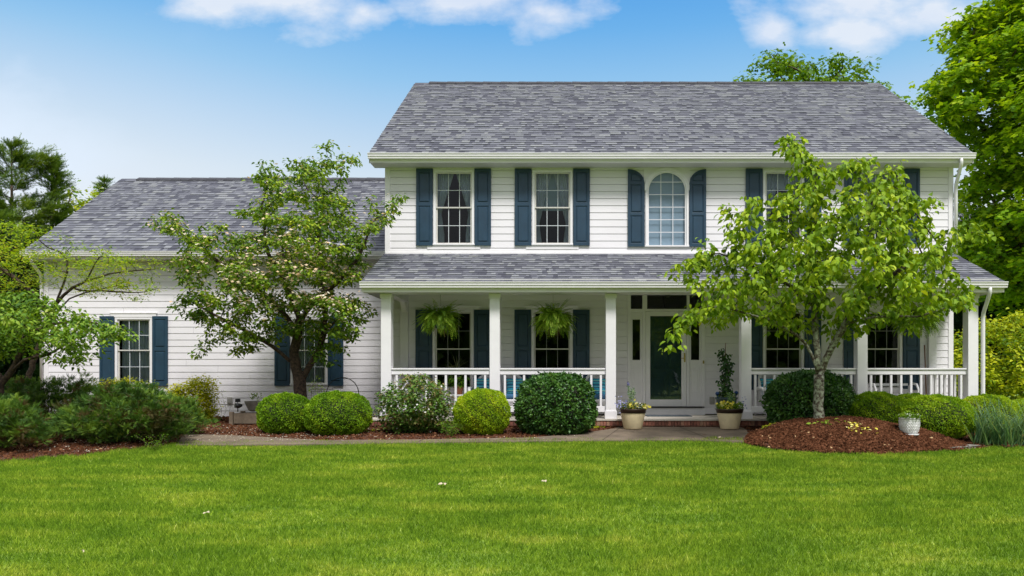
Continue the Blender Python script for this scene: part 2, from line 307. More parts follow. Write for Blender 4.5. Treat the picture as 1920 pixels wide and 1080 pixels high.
M = dict(
    siding=siding_mat(), trim=pmat('white_trim', (.80, .785, .815), .45, .03, 4, spec=.35),
    gutter=pmat('gutter_white', (.80, .785, .815), .35, .05, 3), shingle=shingle_mat(),
    ridge=pmat('ridge_dark', (.045, .045, .055), .8, .3, 9), navy=pmat('navy_paint', (.016, .047, .084), .42, .14, 5, spec=.5),
    door=pmat('door_paint', (.020, .068, .110), .35, .14, 5), glass=glass_mat('window_glass', (.82, .86, .88), 1.45), glassd=glass_mat('storm_glass', (.8, .86, .86), 1.6),
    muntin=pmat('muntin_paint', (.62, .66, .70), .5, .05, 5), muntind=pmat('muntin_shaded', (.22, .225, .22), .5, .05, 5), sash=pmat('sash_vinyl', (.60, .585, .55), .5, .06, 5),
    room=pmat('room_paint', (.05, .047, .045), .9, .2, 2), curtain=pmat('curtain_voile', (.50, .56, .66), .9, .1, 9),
    voile=None, back_panel=pmat('grey_blue_panel', (.27, .36, .45), .7, .1, 1.5), floor=pmat('porch_concrete', (.50, .46, .40), .8, .12, 3, .3, 80),
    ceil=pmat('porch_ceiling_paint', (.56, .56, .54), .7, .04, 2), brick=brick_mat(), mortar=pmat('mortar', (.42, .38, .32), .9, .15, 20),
    mulch=mulch_mat(), ground=ground_mat(), grass=grass_mat(),
    walk=pmat('weathered_concrete', (.155, .118, .082), .85, .36, 2.6, .5, 90), wicker=pmat('white_wicker', (.74, .74, .76), .5, .05, 20),
    cushion=pmat('blue_cushion', (.04, .13, .26), .9, .2, 15), pillow=pillow_mat(), brass=pmat('brass', (.55, .38, .14), .3, .2, 20, metal=1),
    cream=pmat('cream_pot', (.80, .67, .43), .5, .12, 7, .1, 30), rim=pmat('dark_rim', (.035, .018, .012), .35, .3, 10),
    soil=pmat('potting_soil', (.03, .02, .012), .95, .4, 40, .8, 80), dgreen=pmat('dark_green_pot', (.035, .07, .068), .5, .2, 8),
    terra=pmat('terracotta', (.35, .13, .06), .7, .15, 9), whitepot=pmat('white_glazed_pot', (.72, .72, .72), .3, .05, 9),
    blueglass=pmat('blue_glass', (.01, .05, .16), .1, .2, 8), black=pmat('black_metal', (.012, .012, .014), .4, .2, 9),
    stone=pmat('grey_stone', (.20, .19, .165), .85, .3, 14, .6, 50), timber=pmat('weathered_timber', (.20, .155, .11), .85, .3, 9, .4, 60),
    mat=pmat('doormat_fibre', (.07, .09, .11), .95, .4, 50, .6, 150), greyplastic=pmat('grey_plastic', (.33, .32, .30), .5, .1, 8),
    brown=pmat('brown_wood', (.20, .10, .055), .7, .25, 9), cord=pmat('hanger_cord', (.5, .5, .48), .5, .1, 9),
    bark_lichen=bark_mat('lichen_bark', [(.030, .022, .016), (.085, .062, .045), (.27, .29, .21), (.38, .41, .31)], 16),
    bark_dark=bark_mat('dark_bark', [(.012, .008, .006), (.055, .034, .024), (.11, .07, .045)], 22),
    bark_brown=bark_mat('brown_bark', [(.03, .02, .014), (.09, .06, .04), (.15, .11, .08)], 22),
    core=pmat('shrub_core', (.018, .024, .010), .95, .4, 20),
    L_dogR=leafmat('dogwood_leaf', [(.05, .11, .008), (.11, .21, .010), (.21, .34, .014), (.32, .44, .020), (.56, .61, .05)], .26, trcol=1.2),
    L_dogL=leafmat('flowering_dogwood_leaf', [(.026, .07, .008), (.065, .145, .012), (.13, .24, .016), (.27, .38, .024), (.46, .52, .04)], .26),
    bract=leafmat('dogwood_bract', [(.80, .74, .56), (.82, .66, .46), (.74, .50, .30), (.85, .82, .68)], .2, trcol=.8),
    L_lacy=leafmat('lacy_maple_leaf', [(.06, .14, .010), (.14, .26, .014), (.26, .39, .020), (.42, .50, .03), (.46, .32, .05)], .4, trcol=1.3),
    L_low=leafmat('low_dogwood_leaf', [(.028, .075, .010), (.06, .145, .012), (.12, .235, .016), (.24, .37, .026), (.46, .50, .14)], .26),
    L_maple=leafmat('maple_leaf', [(.045, .11, .006), (.10, .22, .008), (.20, .35, .010), (.36, .50, .014), (.52, .60, .03)], .36, trcol=1.35),
    L_far=leafmat('far_leaf', [(.035, .10, .010), (.08, .18, .012), (.15, .28, .018), (.27, .40, .03)], .3),
    L_pine=leafmat('pine_needle', [(.03, .07, .016), (.08, .15, .024), (.15, .24, .030), (.26, .34, .05)], .25),
    L_dark=leafmat('dark_evergreen', [(.006, .018, .008), (.012, .034, .012), (.022, .055, .016)], .1),
    L_jun=leafmat('juniper_scale', [(.13, .07, .03), (.028, .072, .014), (.062, .14, .020), (.125, .23, .028), (.27, .38, .045)], .2),
    L_box=leafmat('boxwood_leaf', [(.035, .10, .005), (.08, .19, .006), (.15, .29, .008), (.26, .42, .012), (.42, .54, .02)], .25),
    L_boxy=leafmat('golden_boxwood_leaf', [(.08, .17, .006), (.17, .30, .008), (.30, .45, .012), (.46, .56, .02), (.60, .52, .04)], .28),
    L_holly=leafmat('glossy_holly_leaf', [(.010, .04, .010), (.022, .075, .014), (.045, .125, .018), (.085, .19, .026), (.22, .32, .06)], .12, .42, .35),
    L_rose=leafmat('weigela_leaf', [(.03, .08, .014), (.065, .15, .022), (.12, .23, .035), (.24, .18, .08), (.40, .38, .12)], .25),
    L_gold=leafmat('golden_shrub_leaf', [(.05, .12, .010), (.15, .26, .012), (.36, .42, .016), (.60, .62, .025), (.72, .66, .04)], .33),
    L_fern=leafmat('fern_frond', [(.09, .19, .02), (.18, .33, .03), (.30, .46, .04), (.48, .60, .10)], .4),
    L_iris=leafmat('iris_blade', [(.07, .17, .09), (.14, .28, .15), (.22, .38, .22), (.40, .52, .28)], .25),
    L_drac=leafmat('dracaena_leaf', [(.10, .12, .06), (.20, .22, .12), (.35, .36, .22)], .2),
    L_yel=leafmat('yellow_petal', [(.85, .72, .05), (.9, .8, .12), (.9, .85, .4)], .3, trcol=.7),
    L_blue=leafmat('lavender_petal', [(.12, .12, .45), (.3, .32, .65), (.6, .6, .8)], .2, trcol=.7),
    L_white=leafmat('white_petal', [(.8, .8, .8), (.85, .83, .76)], .2, trcol=.7),
    chip=leafmat('bark_chip', [(.018, .006, .003), (.056, .022, .010), (.105, .041, .020), (.18, .080, .042), (.5, .34, .18)], 0, .9, .05),
    petal_fall=leafmat('fallen_petal', [(.6, .55, .42), (.75, .7, .6)], .1, trcol=.8), dry=leafmat('dry_leaf', [(.5, .36, .2), (.7, .6, .45)], .2, trcol=.8),
)

# ------------------------------------------------------------------ ground shape and projection
def sstep(a, b, x): t = np.clip((x - a) / (b - a), 0, 1); return t * t * (3 - 2 * t)
def gz(x, y):
    y = np.asarray(y, float)
    return np.interp(y, [-40, 0, 3, 5, 8, 11, 12.2, 13.8, 16.9, 60], [-.1, -.04, 0, .09, .265, .44, .505, .57, .62, .62])
MXc, MYc = PXx(1560, 11.6), 11.6
def mound(x, y):
    x = np.asarray(x, float); y = np.asarray(y, float)
    dx = (x - MXc); dy = (y - MYc)
    r = np.sqrt((dx / np.where(dx > 0, 2.05, 1.45)) ** 2 + (dy / np.where(dy > 0, 1.2, 1.15)) ** 2)
    return .375 * np.clip(1 - r ** 2.1, 0, 1) * (1 + .05 * np.sin(5 * x) * np.cos(4 * y))
def hz(x, y): return gz(x, y) + mound(x, y)
def hit(px, py):
    """point of the ground seen at a pixel"""
    D = np.linspace(4, 40, 7200); x = (px - CX) * D / F; z = CZ + (CY - py) * D / F
    k = np.argmax(z <= hz(x, D)); return Vector((x[k], D[k], float(hz(x[k], D[k]))))
LB = np.array([(-900, 985), (-400, 915), (0, 866), (100, 859), (200, 850), (290, 840), (350, 832), (600, 831), (850, 828), (1100, 825.5), (1390, 825), (1440, 838), (1500, 848), (1600, 853), (1700, 851), (1780, 846), (1850, 841), (1920, 838), (2300, 834), (2900, 834)], float)
def topx(x, y, z): return CX + x * F / y, CY - (z - CZ) * F / y
def is_lawn(x, y):
    z = gz(x, y); px, py = topx(x, np.maximum(y, .5), z)
    wob = 1.5 * np.sin(px * .05) + 1.2 * np.sin(px * .13 + 1)
    return (py > np.interp(px, LB[:, 0], LB[:, 1]) + wob) | (y < 4)

# ------------------------------------------------------------------ leaf, branch and blade builders
TPL = {
    'tri2': ([(0, 0, 0), (.45, .5, .12), (1, 0, 0), (.45, -.5, .12)], [(0, 2, 1), (0, 3, 2)]),
    'leaf6': ([(0, 0, 0), (.35, 0, .02), (.7, 0, -.06), (1, 0, -.22), (.3, .45, .1), (.7, .36, .02), (.3, -.45, .1), (.7, -.36, .02)],
              [(0, 1, 4), (1, 2, 5, 4), (2, 3, 5), (0, 6, 1), (1, 6, 7, 2), (2, 7, 3)]),
    'lobed': ([(0, 0, 0), (.25, .55, .05), (.45, .18, 0), (.75, .42, -.05), (1, 0, -.1), (.75, -.42, -.05), (.45, -.18, 0), (.25, -.55, .05)],
              [(0, 2, 1), (0, 6, 2), (0, 7, 6), (2, 4, 3), (2, 6, 4), (6, 5, 4)]),
    'blade': ([(0, .5, 0), (0, -.5, 0), (1, 0, 0)], [(0, 1, 2)]),
    'quad': ([(0, .5, 0), (0, -.5, 0), (1, -.4, .0), (1, .4, .0)], [(0, 1, 2, 3)]),
    'chip': ([(0, .5, 0), (0, -.5, 0), (1, -.35, 0), (1, .4, 0), (.1, 0, .5), (.9, 0, .45)], [(0, 4, 5, 3), (1, 2, 5, 4), (0, 1, 4), (2, 3, 5)]),
}
_v = []; _f = []
for i in range(6):                                  # a feathery spray: pairs of slim leaflets up an axis
    t = i / 6; l = .42 * (1 - t * .6); b = len(_v)
    for sgn in (1, -1):
        b = len(_v); _v += [(t, 0, 0), (t + .12, .02 * sgn, .02), (t + l * .75, l * .62 * sgn, .05 + .05 * (i % 2))]
        _f += [(b, b + 1, b + 2)] if sgn > 0 else [(b, b + 2, b + 1)]
_v += [(.0, .03, 0), (.0, -.03, 0), (1.1, 0, .03)]; _f.append((len(_v) - 3, len(_v) - 2, len(_v) - 1))
TPL['spray'] = (_v, _f)
_v = []; _f = []
for k in range(4):                                  # four bracts
    a = k * math.pi / 2; c, s_ = math.cos(a), math.sin(a); b = len(_v)
    for (u, v, h) in ((0, 0, 0), (.3, .24, .06), (.55, 0, .08), (.3, -.24, .06)): _v.append((u * c - v * s_, u * s_ + v * c, h))
    _f += [(b, b + 2, b + 1), (b, b + 3, b + 2)]
TPL['bract'] = (_v, _f)
def unit(a): return a / np.maximum(np.linalg.norm(a, axis=-1, keepdims=True), 1e-9)
def leaves(name, Pt, A, Nm, L, Wd, rnd, mat, parent=None, tpl='tri2', smooth=False, wo=None):
    Pt = np.asarray(Pt, float); n = len(Pt)
    tv = np.array(TPL[tpl][0], float); tf = TPL[tpl][1]
    A = unit(np.asarray(A, float)); Nm = np.asarray(Nm, float)
    B = unit(np.cross(Nm, A)); Nn = np.cross(A, B)
    L = np.broadcast_to(np.asarray(L, float), (n,)); Wd = np.broadcast_to(np.asarray(Wd, float), (n,))
    v = (Pt[:, None, :] + tv[None, :, 0, None] * (A * L[:, None])[:, None, :] + tv[None, :, 1, None] * (B * Wd[:, None])[:, None, :] + tv[None, :, 2, None] * (Nn * L[:, None])[:, None, :])
    wo = org(parent) if wo is None else Vector(wo)
    v = v.reshape(-1, 3) - np.array(wo)
    nv = len(tv); lt = np.array([len(f) for f in tf]); flat = np.concatenate([np.array(f) for f in tf])
    loops = (flat[None, :] + (np.arange(n) * nv)[:, None]).ravel().astype(np.int32)
    tot = np.tile(lt, n).astype(np.int32); start = np.concatenate([[0], np.cumsum(tot)[:-1]]).astype(np.int32)
    me = bpy.data.meshes.new(name)
    me.vertices.add(len(v)); me.vertices.foreach_set('co', v.astype(np.float32).ravel())
    me.loops.add(len(loops)); me.loops.foreach_set('vertex_index', loops)
    me.polygons.add(len(tot)); me.polygons.foreach_set('loop_start', start); me.polygons.foreach_set('loop_total', tot)
    if smooth: me.polygons.foreach_set('use_smooth', np.ones(len(tot), bool))
    at = me.attributes.new('rnd', 'FLOAT', 'FACE')
    at.data.foreach_set('value', np.repeat(np.clip(np.broadcast_to(rnd, (n,)), 0, 1), len(tf)).astype(np.float32))
    me.update(calc_edges=True); me.materials.append(mat)
    return link(me, name, None, parent, wo)
def inpoly(poly, x, y):
    p = np.asarray(poly, float); ins = np.zeros(len(x), bool); j = len(p) - 1
    for i in range(len(p)):
        xi, yi = p[i]; xj, yj = p[j]
        c = ((yi > y) != (yj > y)) & (x < (xj - xi) * (y - yi) / (yj - yi + 1e-12) + xi); ins ^= c; j = i
    return ins
def edged(poly, x, y):
    p = np.asarray(poly, float); q = np.roll(p, -1, 0); d = np.full(len(x), 1e9)
    for a, b in zip(p, q):
        ab = b - a; t = np.clip(((x - a[0]) * ab[0] + (y - a[1]) * ab[1]) / (ab @ ab + 1e-9), 0, 1)
        d = np.minimum(d, np.hypot(x - a[0] - t * ab[0], y - a[1] - t * ab[1]))
    return d
def sample_crown(poly, n, D, thick, fill=110.):
    """points in a crown: an outline as seen from the lawn, with rounded depth front and back"""
    p = np.asarray(poly, float); lo, hi = p.min(0), p.max(0); out = []
    while sum(map(len, out)) < n:
        x = rng.uniform(lo[0], hi[0], n * 2); y = rng.uniform(lo[1], hi[1], n * 2); k = inpoly(poly, x, y); x, y = x[k], y[k]
        out.append(np.stack([x, y], 1))
    q = np.concatenate(out)[:n]
    if n > 100:
        nc = n // 8; cc = q[:nc]; j = cc[rng.integers(0, nc, n)] + rng.normal(0, .17 * F / D * .62, (n, 2)) * [1.25, .5]; ok = inpoly(poly, j[:, 0], j[:, 1]); q = np.where((ok & (rng.uniform(0, 1, n) < .7))[:, None], j, q)
    d = edged(poly, q[:, 0], q[:, 1])
    half = thick * np.sqrt(np.clip(d / fill, .03, 1)); dep = D + rng.uniform(-1, 1, n) * half
    return np.stack([(q[:, 0] - CX) * dep / F, dep, CZ + (CY - q[:, 1]) * dep / F], 1)
def grow(limbs, att, step=.12, infl=1.6, kill=.16, iters=90, grav=0.0):
    """limbs: list of point lists; the first is the trunk, others start at the nearest point already there"""
    nodes = []; par = []
    for li, pts in enumerate(limbs):
        pts = [np.array(p, float) for p in pts]
        if li == 0: prev = -1; seq = pts
        else:
            dd = [np.linalg.norm(n_ - pts[0]) for n_ in nodes]; prev = int(np.argmin(dd)); seq = pts
        cur = nodes[prev] if prev >= 0 else None
        for p in seq:
            if cur is None: nodes.append(p); par.append(-1); prev = 0; cur = p; continue
            m = max(1, int(np.linalg.norm(p - cur) / step)); base = cur
            for k in range(1, m + 1):
                q = base + (p - base) * k / m + rng.normal(0, step * .07, 3) * (k < m); nodes.append(q); par.append(prev); prev = len(nodes) - 1
            cur = nodes[-1]
    nodes = [np.array(n_) for n_ in nodes]
    att = np.asarray(att).copy(); na = len(att); alive = np.ones(na, bool)
    arr = np.array(nodes); D2 = np.linalg.norm(att[:, None] - arr[None], axis=2); near = D2.argmin(1); nd = D2.min(1)
    for it in range(iters):
        idx = np.where(alive & (nd < infl))[0]
        if len(idx) == 0:
            infl *= 1.5
            if infl > 12 or not alive.any(): break
            continue
        new = []
        for k in np.unique(near[idx]):
            g = idx[near[idx] == k]; d = unit(att[g] - nodes[k]).sum(0) + rng.normal(0, .18, 3); d[2] += grav
            l = np.linalg.norm(d)
            if l < 1e-3: continue
            new.append((nodes[k] + d / l * step, k))
        if not new: break
        for q, k in new: nodes.append(q); par.append(int(k))
        q = np.array([a for a, _ in new]); dd = np.linalg.norm(att[:, None] - q[None], axis=2); j = dd.argmin(1); m = dd.min(1)
        b = m < nd; near[b] = len(nodes) - len(new) + j[b]; nd[b] = m[b]; alive &= nd > kill
    return np.array(nodes), np.array(par)
def radii(nodes, par, rroot, rtip, p=2.3, trunk_pow=1.0):
    n = len(nodes); s = np.zeros(n); kids = [[] for _ in range(n)]
    for i, q in enumerate(par):
        if q >= 0: kids[q].append(i)
    for i in range(n - 1, -1, -1):
        if not kids[i]: s[i] = 1
        if par[i] >= 0: s[par[i]] += s[i]
    r = s ** (1 / p); r = (r - 1) / (r.max() - 1 + 1e-9)
    return rtip + (rroot - rtip) * r ** trunk_pow, kids
def branches(name, nodes, kids, r, mat, parent, minr=0.0, flare=1.5, sides=6):
    mb = MB(); stack = [(0, None)]
    while stack:
        i, fr = stack.pop(); ch = [] if fr is None else [fr]; rr = [] if fr is None else [r[i]]
        while True:
            ch.append(i); rr.append(r[i]); ks = sorted(kids[i], key=lambda k: -r[k])
            if not ks: break
            for k in ks[1:]: stack.append((k, i))
            i = ks[0]
        if len(ch) < 2 or rr[0] < minr: continue
        pts = [nodes[c] for c in ch]
        if fr is None: rr[0] *= flare; rr[1] *= 1 + (flare - 1) * .4
        big = rr[0] > .04; st = 1 if big or len(pts) < 5 else 2
        sel = list(range(0, len(pts), st)); sel = sel if sel[-1] == len(pts) - 1 else sel + [len(pts) - 1]
        mb.tube([Vector(pts[k]) for k in sel], [float(rr[k]) for k in sel], 10 if big else (5 if rr[0] > .012 else 3))
    return mb.build(name, mat, parent)
def leaf_sites(nodes, kids, r, rmax, k):
    s = [i for i in range(len(nodes)) if r[i] < rmax]
    return np.repeat(nodes[s], k, axis=0), np.repeat(np.array(s), k)
def crown_leaves(name, nodes, kids, r, rmax, k, spread, L, W, droop, mat, parent, tpl, jitter=.5, flat=.6, shift=0, clump=.45, bare=None):
    pos, sid = leaf_sites(nodes, kids, r, rmax, k)
    if bare is not None: m_ = ~((np.abs(pos[:, 0] - bare[0]) < bare[1]) & (pos[:, 2] < bare[2])); pos, sid = pos[m_], sid[m_]
    n = len(pos)
    off = rng.normal(0, 1, (n, 3)) * np.array([spread, spread, spread * flat]); pos = pos + off
    az = rng.uniform(0, 2 * math.pi, n); A = np.stack([np.cos(az), np.sin(az), -droop + rng.normal(0, .3, n)], 1)
    A[:, :2] += off[:, :2] / (spread + 1e-6) * .6
    Nm = np.stack([rng.normal(0, jitter, n), rng.normal(0, jitter, n) - .15, np.ones(n)], 1)
    cr = rng.uniform(0, 1, len(nodes)); blk = np.floor(nodes / .45).astype(int); h = (blk * np.array([73, 151, 283])).sum(1) % 997 / 997.
    rnd = np.clip(clump * (.5 * cr[sid] + .5 * h[sid]) + (1 - clump) * rng.uniform(0, 1, n) + shift, 0, 1)
    s = rng.uniform(.7, 1.15, n)
    return leaves(name, pos, A, Nm, L * s, W * s, rnd, mat, parent, tpl)
def poly8(pts, s, ox, oy): return [(ox + x / s, oy + y / s) for x, y in pts]

# ------------------------------------------------------------------ ground
def grid_mesh(xs, ys, f):
    XX, YY = np.meshgrid(xs, ys); return XX, YY, f(XX, YY)
xs = np.concatenate([[-700, -300, -120, -60, -35], np.arange(-22, 22.01, .25), [35, 60, 120, 300, 700]])
ys = np.concatenate([[-300, -100, -40, -15], np.arange(-4, 20.01, .2), [24, 30, 40, 60, 100, 200, 400, 900]])
def sheet(name, xs, ys, f, mat, mask=None, **k):
    XX, YY = np.meshgrid(xs, ys); ZZ = f(XX, YY); nx, ny = len(xs), len(ys)
    v = np.stack([XX, YY, ZZ], 2).reshape(-1, 3); i, j = np.meshgrid(np.arange(nx - 1), np.arange(ny - 1)); i = i.ravel(); j = j.ravel()
    a = j * nx + i; q = np.stack([a, a + 1, a + nx + 1, a + nx], 1)
    if mask is not None:
        c = v[q].mean(1); q = q[mask(c[:, 0], c[:, 1])]
    me = bpy.data.meshes.new(name); me.from_pydata(v.tolist(), [], q.tolist()); me.polygons.foreach_set('use_smooth', [True] * len(q))
    bm_clean(me); me.materials.append(mat); o = link(me, name, None, None, (0, 0, 0)); tag(o, **k); return o
def bm_clean(me):
    import bmesh
    b = bmesh.new(); b.from_mesh(me); lo = [v for v in b.verts if not v.link_faces]; bmesh.ops.delete(b, geom=lo, context='VERTS'); b.to_mesh(me); b.free()
sheet('lawn', xs, ys, lambda x, y: gz(x, y), M['ground'], kind='structure')
def bed_z(x, y):
    return hz(x, y) + .018 + .010 * np.sin(7.3 * x + 2 * np.sin(3 * y)) * np.cos(9.1 * y + x) + .006 * np.sin(23 * x) * np.sin(19 * y)
def bed_mask(x, y):
    z = hz(x, y); m = ~is_lawn(x, y) & (y > 8.5) | (mound(x, y) > .005)
    m &= np.where(x < -3.9, y < 16.9, y < 13.88); m &= (y < 16.9) & (x < 13)
    return m
sheet('mulch_bed', np.arange(-15, 13, .045), np.arange(8.5, 17, .045), bed_z, M['mulch'], bed_mask, kind='structure')

# walkway: slab and the long strip in front of the beds
up = [(345, 817), (440, 820), (600, 829), (800, 827.5), (1000, 824), (1095, 815), (1150, 807), (1160, 803.2), (1385, 803.2), (1395, 806), (1425, 818), (1450, 830)]
lw = [(1440, 842), (1400, 829), (1300, 829), (1100, 830), (850, 833), (600, 837), (450, 838), (330, 838)]
def gp(px, py):
    p = hit(px, py); return (p[0], min(p[1], 13.83))
mb = MB(); poly = [gp(*p) for p in up + lw]
import mathutils
tri = mathutils.geometry.tessellate_polygon([[Vector((a, b, 0)) for a, b in poly]])
for h, fl in ((.035, 0),):
    b0 = len(mb.v); mb.v += [(a, b, float(gz(a, b)) + h) for a, b in poly]
    for t3 in tri:
        mb.face(tuple(b0 + i for i in t3))
bb = len(mb.v); mb.v += [(a, b, float(gz(a, b)) - .03) for a, b in poly]; n_ = len(poly)
for i in range(n_): mb.face((b0 + i, b0 + (i + 1) % n_, bb + (i + 1) % n_, bb + i))
wk = mb.build('walkway', M['walk'], wo=(0, 0, 0)); tag(wk, kind='structure')
bm_fix = None
mb = MB()
for (a, b) in (((1272, 803.5), (1330, 827)), ((1165, 804), (1130, 829)), ((1000, 820), (990, 831)), ((800, 825), (785, 832))):
    p0, p1 = gp(*a), gp(*b); d = Vector((p1[0] - p0[0], p1[1] - p0[1], 0)).normalized(); q = Vector((-d.y, d.x, 0)) * .006
    mb.poly([(p0[0] - q.x, p0[1] - q.y, float(gz(0, p0[1])) + .039), (p1[0] - q.x, p1[1] - q.y, float(gz(0, p1[1])) + .039), (p1[0] + q.x, p1[1] + q.y, float(gz(0, p1[1])) + .039), (p0[0] + q.x, p0[1] + q.y, float(gz(0, p0[1])) + .039)])
o = mb.build('walkway_joint', M['soil'], wo=(0, 0, 0)); tag(o, kind='structure')

# grass blades
nb = 700000
yy = np.sqrt(rng.uniform(4.6 ** 1.5, 13.2 ** 1.5, nb) ** (4 / 3.)); xx = rng.uniform(-1.0, .78, nb) * (yy + .6)
k = is_lawn(xx, yy) & ~(mound(xx, yy) > .02) & (yy > 4.6); xx, yy = xx[k], yy[k]; nb = len(xx)
tall = rng.uniform(.026, .072, nb) * (1 + .25 * np.sin(xx * 1.7) * np.cos(yy * 2.3)); az = rng.uniform(0, 2 * math.pi, nb)
lean = rng.uniform(.1, .9, nb); A = np.stack([np.cos(az) * lean, np.sin(az) * lean, np.ones(nb)], 1)
o = leaves('grass', np.stack([xx, yy, gz(xx, yy) - .004], 1), A, np.stack([-np.sin(az + rng.normal(0, .6, nb)), np.cos(az), rng.normal(0, .2, nb)], 1), tall, rng.uniform(.005, .010, nb) * (.6 + yy / 11), rng.beta(2.2, 2.6, nb) + (rng.uniform(0, 1, nb) > .985) * .5, M['grass'], None, 'blade', wo=(0, 0, 0))
tag(o, 'short mown green lawn grass with yellowed patches', 'grass', kind='stuff')

# bark chips
def chips():
    n = 190000; x = rng.uniform(-12.5, 9.5, n); y = rng.uniform(9, 16.8, n); m = rng.uniform(0, 1, n) < .5
    x = np.where(m, MXc + rng.uniform(-1.9, 2.1, n), x); y = np.where(m, MYc + rng.uniform(-1.4, 1.4, n), y)
    k = bed_mask(x, y); k &= ~inpoly(poly, x, y) | (mound(x, y) > .05); x, y = x[k], y[k]; n = len(x); az = rng.uniform(0, 6.28, n)
    A = np.stack([np.cos(az), np.sin(az), rng.normal(0, .25, n)], 1)
    o = leaves('mulch_chips', np.stack([x, y, bed_z(x, y) + rng.uniform(0, .012, n)], 1), A, np.stack([rng.normal(0, .4, n), rng.normal(0, .4, n), np.ones(n)], 1), rng.uniform(.014, .052, n), rng.uniform(.0025, .0055, n), np.where(rng.uniform(0, 1, n) > .996, 1, .82 * rng.beta(2, 2.2, n)), M['chip'], None, 'chip', wo=(0, 0, 0))
    tag(o, 'loose brown shredded bark chips on the planting beds', 'mulch', kind='stuff')
    n = 1500; x = np.where(rng.uniform(0, 1, n) < .75, rng.uniform(-8, -3.6, n), rng.uniform(-9.5, .5, n)); y = rng.uniform(10.5, 14, n); k = ~is_lawn(x, y); x, y = x[k], y[k]; n = len(x); az = rng.uniform(0, 6.28, n)
    o = leaves('fallen_petals', np.stack([x, y, gz(x, y) + .045], 1), np.stack([np.cos(az), np.sin(az), np.zeros(n)], 1), np.stack([rng.normal(0, .2, n), rng.normal(0, .2, n), np.ones(n)], 1), rng.uniform(.02, .035, n), .022, rng.uniform(0, 1, n), M['petal_fall'], None, 'tri2', wo=(0, 0, 0))
    tag(o, 'pale fallen dogwood petals strewn on the walkway and mulch', 'petals', kind='stuff')
chips()

# ------------------------------------------------------------------ the house
YF, YW, YP = 15.4, 16.9, 13.9                       # planes: two storey front wall, garage wing wall, porch posts
FLOOR = .755; HX0, HX1 = PXx(724, YF), PXx(1785, YF); WX0 = PXx(85, YW); HB = 23.8
EAVE, RIDGE = (15.0, 6.257), (19.6, 9.66)
WE, WR = (16.5, 4.48), (20.17, 7.19)
house = empty('house', (2.2, YF, .62), 'white clapboard two storey house with grey shingle roofs, navy shutters and a long front porch', 'house')
EXP = .1523
def siding(name, x0, x1, z0, z1, y, holes, exp=EXP, facing='front', parent=house, zlo=None):
    """lapped boards; holes are (x0,x1,z0,z1) or (x0,x1,z0,z1,'arch')"""
    mb = MB(); k0 = 0; z = z0
    def pt(u, d, zz): return (u, y - d, zz) if facing == 'front' else ((y - d, u, zz) if facing == 'left' else (y + d, u, zz))
    while z < z1 - 1e-4:
        zt = min(z + exp, z1); cuts = sorted(set([z, zt] + [c for h in holes for c in h[2:4] if z < c < zt]))
        for a, b in zip(cuts, cuts[1:]):
            m = (a + b) / 2; iv = [(x0, x1)]
            for h in holes:
                if h[2] < m < h[3]:
                    iv = [p for (s, e) in iv for p in ((s, min(e, h[0])), (max(s, h[1]), e)) if p[1] - p[0] > .002]
            da = lambda q_: .004 + .009 * (1 - (q_ - z) / exp)
            if a == z and facing == 'front':
                nv = []
                for s, e in iv:
                    if e - s > 3: c_ = s + (e - s) * (.2 + .6 * ((k0 * .618 + .13) % 1)); nv += [(s, c_ - .0015), (c_ + .0015, e)]
                    else: nv.append((s, e))
                iv = nv
            for s, e in iv:
                g_ = b - .0085 if (b == zt and zt < z1 - 1e-4) else b
                q = [pt(s, da(a), a), pt(e, da(a), a), pt(e, da(g_), g_), pt(s, da(g_), g_)]
                mb.poly(q)
                if g_ < b: mb.poly([pt(s, da(g_), g_), pt(e, da(g_), g_), pt(e, -.012, g_), pt(s, -.012, g_)]); mb.poly([pt(s, -.012, g_), pt(e, -.012, g_), pt(e, -.012, b), pt(s, -.012, b)])
                if a == z: mb.poly([pt(s, -.012, a), pt(e, -.012, a), pt(e, da(a), a), pt(s, da(a), a)])
        z = zt; k0 += 1
    return mb.build(name, M['siding'], parent)

# windows --------------------------------------------------------
def sash_grid(mb, x0, x1, z0, z1, y, cols, rows, w=.012):
    for i in range(1, cols): c = x0 + (x1 - x0) * i / cols; mb.box(c - w / 2, c + w / 2, y, y + .008, z0, z1)
    for i in range(1, rows): c = z0 + (z1 - z0) * i / rows; mb.box(x0, x1, y - .0015, y + .0065, c - w / 2, c + w / 2)
def curtain_mb(x0, x1, z0, z1, y, side, tie=.38, kind='swag', n=34, m=26):
    mb = MB(); b = 0
    for j in range(m + 1):
        t = j / m; z = z1 - (z1 - z0) * t
        if kind == 'swag':
            wdt = (x1 - x0) * (.47 * (1 - t / tie * .74) if t < tie else .122 + .08 * min(1, (t - tie) / .3)) if tie else (x1 - x0) * .5
        else: wdt = (x1 - x0) * .5
        for i in range(n + 1):
            s = i / n; x = x0 + wdt * s if side < 0 else x1 - wdt * s
            mb.v.append((x, y + .022 * math.sin(s * 40 + 1.3 * math.sin(3 * t + s * 3)) + .01 * math.sin(s * 17), z))
    for j in range(m):
        for i in range(n): a = j * (n + 1) + i; mb.face((a, a + 1, a + n + 2, a + n + 1), True)
    return mb
